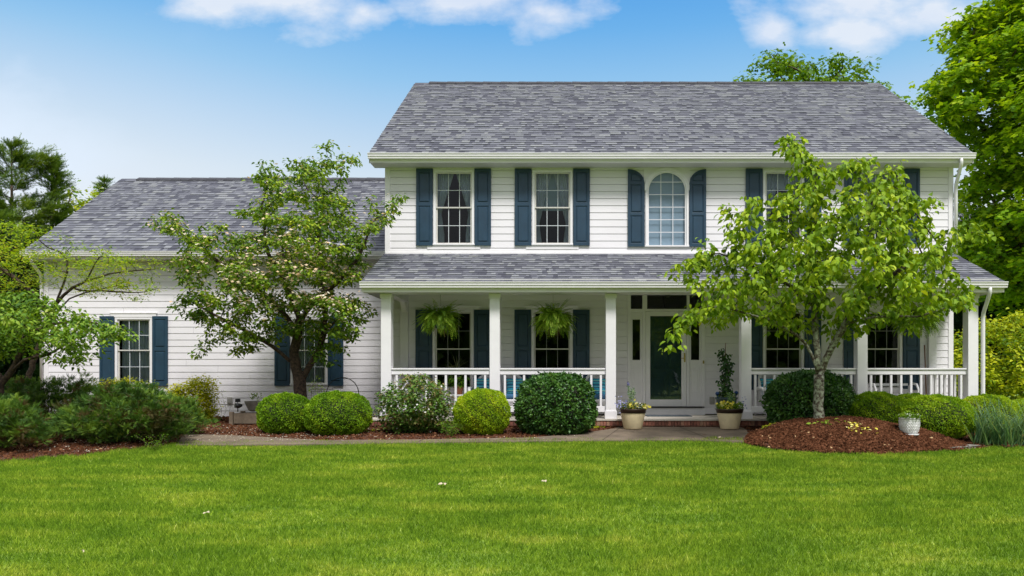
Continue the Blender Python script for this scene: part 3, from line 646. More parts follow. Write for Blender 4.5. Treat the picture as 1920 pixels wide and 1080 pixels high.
def window(px0, px1, py0, py1, Y, meet, curtains='swag', head=None, parent=house, tie=.5, warm=False, glass='glass', back_panel=None, apron=False):
    x0, x1, z1, z0 = PXx(px0, Y), PXx(px1, Y), PZ(py0, Y), PZ(py1, Y); zm = PZ(meet, Y); c = .052
    mb = MB(); yf, yb = Y - .034, Y + .05
    mb.box(x0, x0 + c, yf, yb, z0 + .03, z1 - c); mb.box(x1 - c, x1, yf, yb, z0 + .03, z1 - c); mb.box(x0, x1, yf - .002, yb, z1 - c, z1)
    wd = mb.build('window', M['trim'], parent, bevel=.003)
    if head:
        h0, h1, ht = PXx(head[0], Y), PXx(head[1], Y), PZ(head[2], Y)
        MB().box(h0, h1, yf - .008, Y - .001, z1 + .002, ht).box(h0 - .02, h1 + .02, yf - .02, Y - .003, ht, ht + .02).build('head_trim', M['trim'], wd)
    MB().box(x0 - .01, x1 + .01, yf - .02, yb, z0, z0 + .028).build('sill', M['trim'], wd, bevel=.003)
    if apron: MB().box(x0 - .13, x1 + .13, Y - .026, Y - .001, z0 - .085, z0 - .003).build('apron', M['trim'], wd)
    f = .03; a, b = x0 + c + .002, x1 - c - .002
    for nm, lo, hi, yo in (('upper_sash', zm - .012, z1 - c - .002, .0), ('lower_sash', z0 + .03, zm + .014, .022)):
        s = MB(); ya_, yb_ = Y - .012 + yo, Y + .012 + yo
        s.box(a, a + f, ya_, yb_, lo, hi).box(b - f, b, ya_, yb_, lo, hi).box(a + f, b - f, ya_, yb_, lo, lo + f * .9).box(a + f, b - f, ya_, yb_, hi - f * .9, hi)
        s.build(nm, M['sash'] if not warm else M['sash'], wd)
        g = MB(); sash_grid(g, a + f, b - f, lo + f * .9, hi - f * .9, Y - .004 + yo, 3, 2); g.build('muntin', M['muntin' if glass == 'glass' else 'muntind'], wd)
        MB().poly([(a + f, Y + .006 + yo, lo + f * .9), (b - f, Y + .006 + yo, lo + f * .9), (b - f, Y + .006 + yo, hi - f * .9), (a + f, Y + .006 + yo, hi - f * .9)]).build('pane', M[glass], wd)
    if curtains:
        for sd_ in (-1, 1): curtain_mb(a, b, z0 + .02, z1 - .04, Y + .13, sd_, tie, curtains).build('curtain', M['curtain'], wd)
    if back_panel:
        MB().box(a - .04, b + .04, Y + .16, Y + .17, back_panel, z1).build('pale_panel', M['back_panel' if px0 < 1300 else 'curtain'], wd)
    return (x0 + .01, x1 - .01, z0 + .005, z1 - .01)
def shutter(px0, px1, py0, py1, Y, panels=((.035, .535), (.565, .965)), arch=0, parent=house):
    """panels are given from the bottom up as fractions of the height; arch -1/1 cuts a quarter round falling left/right"""
    x0, x1, z1, z0 = PXx(px0, Y), PXx(px1, Y), PZ(py0, Y), PZ(py1, Y); H = z1 - z0; W = x1 - x0; mb = MB()
    ya_, yb_ = Y - .050, Y - .015; st = W * .15
    def topz(x):
        if not arch: return z1
        t = (x - x0) / W if arch > 0 else (x1 - x) / W
        return z1 - (1 - math.sqrt(max(0, 1 - t ** 2.1))) * H * .175 - t * .012
    xsn = [x0 + W * i / 14 for i in range(15)] if arch else [x0, x1]
    out = [(x0, z0), (x1, z0)] + [(x, topz(x)) for x in reversed(xsn)]
    mb.prism(out, ya_ + .014, yb_)                              # backing
    mb.prism([(x0, z0), (x0 + st, z0), (x0 + st, topz(x0 + st)), (x0 + st * .5, topz(x0 + st * .5)), (x0, topz(x0))], ya_, ya_ + .0138)
    mb.prism([(x1 - st, z0), (x1, z0), (x1, topz(x1)), (x1 - st * .5, topz(x1 - st * .5)), (x1 - st, topz(x1 - st))], ya_, ya_ + .0138)
    rails = [0] + [v for p in panels for v in p] + [1]
    for i in range(0, len(rails), 2):
        a, b = z0 + rails[i] * H, z0 + rails[i + 1] * H; xa, xb = x0 + st, x1 - st
        if i == len(rails) - 2 and arch:
            xq = [xa + (xb - xa) * j / 8 for j in range(9)]; th = H * .03
            mb.prism([(x, topz(x) - th) for x in xq] + [(x, topz(x)) for x in reversed(xq)], ya_ + .001, ya_ + .0138)
        else: mb.box(xa, xb, ya_ + .001, ya_ + .0138, a, b)
    o = mb.build('shutter', M['navy'], parent, bevel=.002)
    for k, (a, b) in enumerate(panels):
        xa, xb, za, zb = x0 + st + .016, x1 - st - .016, z0 + a * H + .020, z0 + b * H - .020; e = .016
        r = MB(); yq = ya_ + .0145
        last = arch and k == len(panels) - 1
        tz = (lambda x: min(zb, topz(x) - H * .03 - .014)) if last else (lambda x: zb)
        A_ = [(xa, za), (xb, za), (xb, tz(xb)), ((xa + xb) / 2, tz((xa + xb) / 2)), (xa, tz(xa))]
        cx_, cz_ = (xa + xb) / 2, sum(p[1] for p in A_) / 5
        B_ = [(cx_ + (x - cx_) * (1 - 2 * e / (xb - xa)), cz_ + (z - cz_) * (1 - 2 * e / max(.05, zb - za))) for x, z in A_]
        n = len(A_); b0 = len(r.v); r.v += [(x, yq, z) for x, z in A_] + [(x, yq - .015, z) for x, z in B_]
        for i in range(n): j = (i + 1) % n; r.face((b0 + i, b0 + j, b0 + n + j, b0 + n + i))
        r.face(tuple(b0 + n + i for i in range(n)))
        r.build('panel', M['navy'], o)
holesF = []; holesG = []
# upper floor
for (sl, sr, w0, w1, t2, t3) in ((781, 812, 813, 889.5, 890, 921), (965.4, 996.7, 998, 1073.6, 1074.8, 1105.8), (1397.6, 1429, 1430, 1507, 1508, 1539), (1582, 1612.5, 1613.5, 1690.5, 1692, 1723)):
    holesF.append(window(w0, w1, 319, 460, YF, 389.5, 'swag', None, tie=.55 if w0 < 900 else .7, apron=True, back_panel=PZ(352, YF) if w0 > 1300 else (PZ(392, YF) if 990 < w0 < 1005 else None)))  # second window: added pale panel stands in for a reflection
    shutter(sl, sr, 317, 461, YF, ((.04, .515), (.555, .955))); shutter(t2, t3, 317, 461, YF, ((.04, .515), (.555, .955)))
shutter(1177, 1208.3, 318, 463, YF, ((.04, .40), (.435, .80), (.835, .95)), 1); shutter(1292, 1323.3, 318, 463, YF, ((.04, .40), (.435, .80), (.835, .95)), -1)
# ground floor
for (sl, sr, w0, w1, t2, t3) in ((779.8, 810.6, 811.6, 888.4, 889.3, 920), (964.9, 995.7, 996.7, 1073.5, 1074.4, 1105.5), (1397.8, 1428.6, 1429.8, 1506.5, 1508, 1538.5), (1581, 1612, 1613.5, 1690.5, 1692, 1723)):
    holesG.append(window(w0, w1, 581, 730, YF, 654.5, None, (w0 - 10, w1 + 10, 575), glass='glassd'))
    shutter(sl, sr, 581, 731, YF, ((.04, .50), (.54, .955))); shutter(t2, t3, 581, 731, YF, ((.04, .50), (.54, .955)))
# wing
holesW = []
for (sl, sr, w0, w1, t2, t3) in ((188.7, 215.8, 217, 286.5, 287.5, 316), (516, 544.4, 545.5, 615, 616, 644.4)):
    holesW.append(window(w0, w1, 595, 722, YW, 657, 'plain', (w0 - 8, w1 + 8, 588), tie=None, apron=True))
    shutter(sl, sr, 593, 723.5, YW, ((.06, .50), (.55, .955))); shutter(t2, t3, 593, 723.5, YW, ((.06, .50), (.55, .955)))
# arched window
def arched():
    x0, x1 = PXx(1210, YF), PXx(1290.7, YF); cx = (x0 + x1) / 2; zb = PZ(463, YF); ro = (x1 - x0) / 2; zs = PZ(317.5, YF) - ro
    def arc(r, n=28): return [(cx + r * math.cos(math.pi * i / n), zs + r * math.sin(math.pi * i / n)) for i in range(n + 1)]
    def ring(mb, r1, r2, y0, y1, zlo):
        A_, B_ = arc(r1), arc(r2)
        A_ = [(cx + r1, zlo)] + A_ + [(cx - r1, zlo)]; B_ = [(cx + r2, zlo)] + B_ + [(cx - r2, zlo)]; b = len(mb.v); n = len(A_)
        for y in (y0, y1): mb.v += [(x, y, z) for x, z in A_] + [(x, y, z) for x, z in B_]
        for i in range(n - 1):
            mb.face((b + i, b + i + 1, b + n + i + 1, b + n + i)); mb.face((b + 2 * n + i, b + 3 * n + i, b + 3 * n + i + 1, b + 2 * n + i + 1))
            mb.face((b + i, b + 2 * n + i, b + 2 * n + i + 1, b + i + 1)); mb.face((b + n + i, b + n + i + 1, b + 3 * n + i + 1, b + 3 * n + i))
        return mb
    # flat surround that fills between the arch and the shutters
    wd = ring(MB(), ro, ro - .045, YF - .038, YF + .05, zb + .03).build('window', M['trim'], house)
    m = MB(); S = arc(ro - .005, 28); zt = zs + ro + .05; xl, xr = x0 - .03, x1 + .03
    for i in range(28):
        (a, b), (c, d) = S[i], S[i + 1]; m.box(min(a, c), max(a, c), YF - .02, YF - .004, min(b, d), zt)
    m.box(xl, S[-1][0], YF - .0195, YF - .004, zs, zt); m.box(S[0][0], xr, YF - .0195, YF - .004, zs, zt)
    m.build('surround', M['siding'], wd)
    ring(MB(), ro - .046, ro - .075, YF - .012, YF + .02, zb + .03).build('sash', M['trim'], wd)
    ring(MB(), ro + .028, ro + .001, YF - .045, YF - .003, zs).build('arch_moulding', M['trim'], wd)
    MB().box(x0 - .01, x1 + .01, YF - .055, YF + .05, zb, zb + .028).build('sill', M['trim'], wd)
    r = ro - .076; g = MB(); w_ = .012; bot = zb + .03
    for i in (1, 2):
        c = cx - r + 2 * r * i / 3; g.box(c - w_ / 2, c + w_ / 2, YF - .006, YF + .002, bot, zs + math.sqrt(r * r - (c - cx) ** 2))
    dz = 23.5 * YF / F; z = PZ(459, YF) + dz
    while z < zs + r - .05:
        hw = r if z < zs else math.sqrt(r * r - (z - zs) ** 2); g.box(cx - hw, cx + hw, YF - .0075, YF + .0005, z - w_ / 2, z + w_ / 2); z += dz
    g.build('muntin', M['trim'], wd)
    MB().poly([(x, YF + .006, z) for x, z in [(cx + r, bot)] + arc(r) + [(cx - r, bot)]][::-1]).build('pane', M['glass'], wd)
    MB().box(cx - r - .03, cx + r + .03, YF + .06, YF + .07, bot - .02, zs + r + .03).build('pale_panel', M['back_panel'], wd)  # added panel gives the arched pane its grey-blue tone
    return (x0 + .005, x1 - .005, zb + .002, zs + .0), (S[0][0] - .32, S[-1][0] + .32)
h1, _ = arched(); holesF.append(h1)
holesF.append((h1[0] + .0, h1[1] - .0, h1[3] - .001, h1[3] + (h1[1] - h1[0]) / 2))
UB = 4.235
siding('wall', HX0 + .085, HX1 - .085, 4.20, 6.10, YF, holesF)
DX0, DX1, DZT = PXx(1177, YF), PXx(1321.4, YF), PZ(550, YF)
siding('wall', HX0 + .085, HX1 - .085, FLOOR + .02, 3.40, YF, holesG + [(DX0 + .01, DX1 - .01, FLOOR, DZT - .01)])
siding('wall', WX0 + .085, HX0 + .04, .63, 4.33, YW, holesW)
for nm, xx_, fc in (('side_wall', HX0, 'left'), ('side_wall', HX1, 'right')):
    siding(nm, YF + .02, HB, .63, 6.1, xx_, [], facing=fc)
siding('side_wall', YW + .02, WR[0] * 2 - YW, .63, 4.33, WX0, [], facing='left')
def gable(x, ye, ze, yr, zr):
    m = MB(); m.poly([(x, ye, ze), (x, 2 * yr - ye, ze), (x, yr, zr)]); m.build('gable', M['siding'], house)
gable(HX0 - .012, EAVE[0] + .15, 6.09, 19.6, 9.60); gable(HX1 + .012, EAVE[0] + .15, 6.09, 19.6, 9.60); gable(WX0 - .012, WE[0] + .12, 4.32, WR[0], 7.14)
MB().box(HX0, HX1, HB, HB + .02, .6, 6.1).build('back_wall', M['siding'], house)
MB().box(WX0, HX0, 2 * WR[0] - YW, 2 * WR[0] - YW + .02, .6, 4.4).build('back_wall', M['siding'], house)
# corner boards, frieze
cb = MB(); cb.box(HX0 - .02, HX0 + .087, YF - .024, YF + .06, 4.2, 6.09); cb.build('corner_board', M['trim'], house, bevel=.003)
cb = MB(); cb.box(HX1 - .087, HX1 + .02, YF - .024, YF + .06, 4.2, 6.09); cb.build('corner_board', M['trim'], house, bevel=.003)
cb = MB(); cb.box(HX0 - .02, HX0 + .087, YF - .024, YF + .06, .66, 3.45); cb.build('corner_board', M['trim'], house, bevel=.003)
cb = MB(); cb.box(HX1 - .087, HX1 + .02, YF - .024, YF + .06, .66, 3.45); cb.build('corner_board', M['trim'], house, bevel=.003)
cb = MB(); cb.box(WX0 - .02, WX0 + .087, YW - .024, YW + .06, .63, 4.32); cb.build('corner_board', M['trim'], house, bevel=.003)
MB().box(HX0 + .087, HX1 - .087, YF - .020, YF - .0005, 4.19, PZ(469, YF)).build('skirt_board', M['trim'], house)
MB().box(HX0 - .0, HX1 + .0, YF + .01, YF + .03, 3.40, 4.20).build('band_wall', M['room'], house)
# inside: dark rooms
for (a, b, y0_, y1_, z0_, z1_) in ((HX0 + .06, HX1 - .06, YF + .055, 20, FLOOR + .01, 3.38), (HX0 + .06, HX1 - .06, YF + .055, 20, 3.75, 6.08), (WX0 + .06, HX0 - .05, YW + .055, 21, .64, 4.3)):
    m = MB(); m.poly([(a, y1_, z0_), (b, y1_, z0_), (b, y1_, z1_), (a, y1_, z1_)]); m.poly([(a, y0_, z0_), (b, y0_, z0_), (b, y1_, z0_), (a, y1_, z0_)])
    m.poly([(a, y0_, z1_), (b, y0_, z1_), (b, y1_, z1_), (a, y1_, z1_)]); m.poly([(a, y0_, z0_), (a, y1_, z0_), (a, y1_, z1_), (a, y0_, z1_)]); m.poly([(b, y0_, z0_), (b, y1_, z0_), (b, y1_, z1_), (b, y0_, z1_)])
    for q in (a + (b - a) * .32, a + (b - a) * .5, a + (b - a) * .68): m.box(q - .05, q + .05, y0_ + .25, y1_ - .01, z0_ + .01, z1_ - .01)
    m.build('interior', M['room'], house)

# roofs: every shingle tab is laid -----------------------------------
def roof(name, x0, x1, E, Rg, exp=.140, back=True, thick=.03, ridge=True, seed=1):
    rs = np.random.default_rng(seed); (ye, ze), (yr, zr) = E, Rg
    L = math.hypot(yr - ye, zr - ze); dy, dz = (yr - ye) / L, (zr - ze) / L; ny, nz = -dz, dy
    mb = MB(); mb.v = []; rn = []
    def q(x, s, h): return (x, ye + dy * s + ny * h, ze + dz * s + nz * h)
    rows = int(L / exp)
    for k in range(rows):
        s0, s1 = k * exp, min((k + 1) * exp + .01, L); x = x0; run = 0; shade = rs.uniform()
        while x < x1 - .01:
            w_ = rs.choice([.05, .08, .10, .13, .17, .23]) * rs.uniform(.8, 1.2); xb = min(x + w_, x1)
            if x1 - xb < .03: xb = x1
            h = rs.choice([.009, .018]) + rs.uniform(0, .002); b = len(mb.v)
            mb.v += [q(x, s0, h), q(xb, s0, h), q(xb, s1, .001), q(x, s1, .001), q(x, s0, -.004), q(xb, s0, -.004)]
            mb.face((b, b + 1, b + 2, b + 3)); mb.face((b + 4, b + 5, b + 1, b)); mb.face((b, b + 3, b + 4)); mb.face((b + 1, b + 5, b + 2))
            v = np.clip(.55 * rs.beta(1.7, 1.7) + (.42 if h > .014 else 0) + rs.normal(0, .05), 0, 1); rn += [v] * 4; x = xb
    # deck, rakes and the rear slope
    b = len(mb.v)
    mb.v += [q(x0, 0, -.002), q(x1, 0, -.002), q(x1, L, -.002), q(x0, L, -.002), q(x0, 0, -thick), q(x1, 0, -thick), q(x1, L, -thick), q(x0, L, -thick)]
    for f in ((0, 1, 2, 3), (7, 6, 5, 4), (0, 3, 7, 4), (1, 5, 6, 2), (0, 4, 5, 1)): mb.face(tuple(b + i for i in f)); rn.append(.2)
    if back:
        yb = 2 * yr - ye; b = len(mb.v)
        mb.v += [(x0, yr, zr), (x1, yr, zr), (x1, yb, ze), (x0, yb, ze)]; mb.face((b, b + 1, b + 2, b + 3)); rn.append(.4)
    o = mb.build(name, M['shingle'], house)
    at = o.data.attributes.new('rnd', 'FLOAT', 'FACE'); at.data.foreach_set('value', np.array(rn, np.float32))
    return o
rx0, rx1 = PXx(691, 15.0), PXx(1826, 15.0)
r1 = roof('main_roof', rx0, rx1, EAVE, RIDGE, seed=3)
r2 = roof('wing_roof', PXx(42, 16.5), HX0 - .01, WE, WR, seed=5)
r3 = roof('porch_roof', PXx(677, 13.6), PXx(1887, 13.6) - .03, (13.6, 3.378), (15.385, 4.228), back=False, seed=9)
def ridge(parent, x0, x1, y, z):
    m = MB(); n = int((x1 - x0) / .24)
    for i in range(n):
        a = x0 + (x1 - x0) * i / n; b = x0 + (x1 - x0) * (i + 1) / n - .004; t = .012 if i % 2 else .016
        m.prism([(a, z + .012 + t), (b, z + .008 + t), (b, z - .01), (a, z - .01)], y - .02, y + .02)
        for s in (-1, 1):
            p = len(m.v); m.v += [(a, y + .018 * s, z + .012 + t), (b, y + .018 * s, z + .008 + t), (b, y + .16 * s, z - .085 + t), (a, y + .16 * s, z - .08 + t)]; m.face((p, p + 1, p + 2, p + 3))
            p = len(m.v); m.v += [(a, y + .16 * s, z - .08 + t), (b, y + .16 * s, z - .085 + t), (b, y + .16 * s, z - .14), (a, y + .16 * s, z - .14)]; m.face((p, p + 1, p + 2, p + 3))
    m.build('ridge_cap', M['ridge'], parent)
ridge(r1, rx0 + .4, rx1 - .35, 19.6, 9.66); ridge(r2, PXx(42, 16.5) + .5, HX0 - .02, WR[0], WR[1])
# flashing under the skirt board
MB().box(HX0, HX1, YF - .045, YF - .0208, 4.20, 4.248).build('flashing', M['gutter'], house)

def eaves(x0, x1, E, ywall, gb, sb, parent=house):
    """gutter (K profile), fascia and boxed soffit: gb = gutter bottom z, sb = soffit z"""
    ye, ze = E; m = MB(); zt = ze - .012; yb = ye - .002
    prof = [(yb, gb), (yb - .078, gb), (yb - .082, gb + .035), (yb - .094, gb + .046), (yb - .096, zt - .022), (yb - .108, zt - .018), (yb - .110, zt), (yb - .098, zt), (yb - .09, zt - .02), (yb - .062, gb + .012), (yb - .006, gb + .012), (yb - .006, zt), (yb, zt)]
    b = len(m.v); n = len(prof)
    for x in (x0 - .015, x1 + .015): m.v += [(x, y, z) for y, z in prof]
    for i in range(n): j = (i + 1) % n; m.face((b + i, b + j, b + n + j, b + n + i))
    m.poly([(x0 - .015, y, z) for y, z in (prof[0], prof[1], prof[2], prof[3], prof[5], prof[6], (yb, zt))]); m.poly([(x1 + .015, y, z) for y, z in (prof[0], prof[1], prof[2], prof[3], prof[5], prof[6], (yb, zt))])
    g = m.build('gutter', M['gutter'], parent)
    MB().box(x0, x1, ye + .0, ye + .022, sb, zt - .01).build('fascia', M['trim'], parent)
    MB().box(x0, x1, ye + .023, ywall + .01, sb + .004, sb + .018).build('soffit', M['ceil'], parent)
    return g
eaves(rx0 + .02, rx1 - .02, EAVE, YF, 6.135, 6.07); eaves(PXx(42, 16.5) + .02, HX0 - .03, WE, YW, 4.36, 4.31)
eaves(PXx(677, 13.6) + .01, PXx(1887, 13.6) - .04, (13.6, 3.378), 13.80, 3.255, 3.175)
# rake boards at the gable ends
def rake(x, E, Rg, yend=None):
    (ye, ze), (yr, zr) = E, Rg; m = MB(); d = .17
    for a, b in (((ye, ze), (yr, zr)), ((2 * yr - ye, ze), (yr, zr))):
        p = len(m.v); off = .034
        m.v += [(x, a[0], a[1] - off), (x, b[0], b[1] - off), (x, b[0], b[1] - off - d), (x, a[0], a[1] - off - d), (x + .02, a[0], a[1] - off), (x + .02, b[0], b[1] - off), (x + .02, b[0], b[1] - off - d), (x + .02, a[0], a[1] - off - d)]
        for f in ((0, 1, 2, 3), (4, 7, 6, 5), (0, 4, 5, 1), (3, 2, 6, 7), (0, 3, 7, 4)): m.face(tuple(p + i for i in f))
    m.build('rake_board', M['trim'], house)
rake(rx0 + .01, EAVE, RIDGE); rake(rx1 - .03, EAVE, RIDGE); rake(PXx(42, 16.5) + .01, WE, WR)
# porch end triangles
for x in (PXx(677, 13.6) + .03, PXx(1887, 13.6) - .08):
    MB().poly([(x, 13.62, 3.19), (x, 15.38, 3.19), (x, 15.38, 4.17), (x, 13.62, 3.32)]).build('porch_gable', M['siding'], house)

# downspouts
def downspout(pts, zb=None, r=.036):
    P_ = [Vector(p) for p in pts]; out = [P_[0]]
    for a, b, c in zip(P_, P_[1:], P_[2:]):              # rounded elbows
        k = .10; p = b + (a - b).normalized() * min(k, (a - b).length * .45); q = b + (c - b).normalized() * min(k, (c - b).length * .45)
        for t in (0, .25, .5, .75, 1): out.append(p.lerp(b, t).lerp(b.lerp(q, t), t))
    out.append(P_[-1])
    m = MB().tube(out, r, 10); o = m.build('downspout', M['gutter'], house); return o
gx = PXx(1800, 15.0); wx = HX1 + .05
downspout([(gx, 14.95, 6.14), (gx, 14.95, 6.02), (wx, YF - .06, 5.68), (wx, YF - .06, 4.22)])
p6x = PXx(1825, YP); ex = PXx(1856, 13.55)
downspout([(ex, 13.55, 3.26), (ex, 13.55, 3.16), (p6x + .165, 13.86, 2.78), (p6x + .165, 13.86, .80), (p6x + .165, 13.7, .66)])
wxl = WX0 + .0; downspout([(PXx(60, 16.5), 16.45, 4.37), (PXx(60, 16.5), 16.45, 4.27), (WX0 - .05, YW - .05, 3.95), (WX0 - .05, YW - .05, .7)])

# porch ------------------------------------------------------------
PX_ = [PXx(723.5, 13.8), PXx(927.5, 13.8), PXx(1145.5, 13.8), PXx(1399.5, 13.8), PXx(1617.5, 13.8), PXx(1825, 13.8)]
YPF = 13.80                                                     # front faces of the posts
for px_ in PX_:
    s = .098; m = MB(); cy = YPF + s
    m.box(px_ - s, px_ + s, cy - s, cy + s, FLOOR, 3.176)
    o = m.build('porch_post', M['trim'], house, bevel=.006)
    MB().box(px_ - .116, px_ + .116, cy - .116, cy + .116, FLOOR + .001, FLOOR + .15).box(px_ - .108, px_ + .108, cy - .108, cy + .108, FLOOR + .15, FLOOR + .165).build('post_base', M['trim'], o, bevel=.004)
    MB().box(px_ - .112, px_ + .112, cy - .112, cy + .112, 3.085, 3.174).build('post_cap', M['trim'], o, bevel=.004)
MB().box(PX_[0] - .1, PX_[-1] + .1, YPF + .002, YPF + .19, 3.178, 3.42).build('porch_beam', M['trim'], house)
for x in (PX_[0] - .09, PX_[-1] - .09): MB().box(x, x + .18, YPF + .192, YF - .02, 3.178, 3.42).build('porch_beam', M['trim'], house)
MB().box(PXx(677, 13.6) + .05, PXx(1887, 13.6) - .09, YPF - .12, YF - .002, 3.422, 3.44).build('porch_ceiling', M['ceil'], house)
for cx_ in (PX_[0], PX_[-1]):
    MB().box(cx_ - .085, cx_ + .085, YF - .075, YF - .015, FLOOR, 3.176).build('pilaster', M['trim'], house, bevel=.004)
    m = MB(); n = 8                                             # curved bracket under the end beam
    prev = None
    for i in range(n + 1):
        a = math.pi / 2 * i / n; y = YF - .07 - .28 * (1 - math.cos(a)); z = 3.176 - .28 * (1 - math.sin(a))
        if prev: m.poly([(cx_ - .05, prev[0], prev[1]), (cx_ + .05, prev[0], prev[1]), (cx_ + .05, y, z), (cx_ - .05, y, z)])
        prev = (y, z)
    m.build('bracket', M['trim'], house)
def railing(a, b, side=False):
    """a,b: ends in (x) for front rails or (y) for end rails"""
    zt, z0, z1, zb = 1.735, 1.612, .995, .885
    if not side:
        y = YPF + .085; m = MB(); m.box(a, b, y - .03, y + .03, z0, zt - .03); m.box(a, b, y - .05, y + .05, zt - .03, zt)
        o = m.build('railing', M['trim'], house, bevel=.004)
        MB().box(a, b, y - .03, y + .03, zb, z1).build('bottom_rail', M['trim'], o, bevel=.003)
        n = max(2, round((b - a) / .190)); first = None
        for i in range(n + 1 if False else n):
            x = a + (b - a) * (i + .5) / n; wo_ = (x, y, z1)
            if first is None: first = MB().box(x - .021, x + .021, y - .021, y + .021, z1 + .0005, z0 - .0005).build('baluster', M['trim'], o, wo=wo_, bevel=.003)
            else: dupe(first, o, wo_)
    else:
        x = side_x = side; m = MB(); m.box(x - .03, x + .03, a, b, z0, zt - .03); m.box(x - .05, x + .05, a, b, zt - .03, zt)
        o = m.build('railing', M['trim'], house, bevel=.004)
        MB().box(x - .03, x + .03, a, b, zb, z1).build('bottom_rail', M['trim'], o)
        n = 7; first = None
        for i in range(n):
            y = a + (b - a) * (i + .5) / n; wo_ = (x, y, z1)
            if first is None: first = MB().box(x - .021, x + .021, y - .021, y + .021, z1 + .0005, z0 - .0005).build('baluster', M['trim'], o, wo=wo_)
            else: dupe(first, o, wo_)
for i in (0, 1, 3, 4): railing(PX_[i] + .098, PX_[i + 1] - .098)
railing(YPF + .197, YF - .076, PX_[0]); railing(YPF + .197, YF - .076, PX_[-1])
# floor slab and brick edge
MB().box(HX0 - .0, HX1 + .0, 13.74, YF + .05, FLOOR - .035, FLOOR).build('porch_floor', M['floor'], house, bevel=.004)
def bricks():
    m = MB(); rn = []; x0, x1 = HX0 + .01, HX1 - .01; rs = np.random.default_rng(4)
    x = x0
    while x < x1:                                               # row of bricks on edge
        xb = min(x + .062, x1); d = rs.uniform(0, .003); n0 = len(m.f); m.box(x + .004, xb - .004, 13.755 - d, 13.86, FLOOR - .128, FLOOR - .038); rn += [rs.uniform()] * (len(m.f) - n0); x = xb
    for r_, zc in ((0, FLOOR - .199), (1, FLOOR - .27)):
        x = x0 - (.1 if r_ else 0)
        while x < x1:
            xb = min(x + .205, x1); n0 = len(m.f); m.box(max(x, x0) + .004, xb - .004, 13.785, 13.86, zc, zc + .062); rn += [rs.uniform(0, .75)] * (len(m.f) - n0); x = xb
    o = m.build('brick_foundation', M['brick'], house); at = o.data.attributes.new('rnd', 'FLOAT', 'FACE'); at.data.foreach_set('value', np.array(rn, np.float32))
    MB().box(x0 - .004, x1 + .004, 13.792, 13.87, .42, FLOOR - .036).build('mortar', M['mortar'], o)
bricks()
MB().box(WX0, HX0, YW - .0, YW + .05, .5, .64).build('foundation', M['stone'], house)

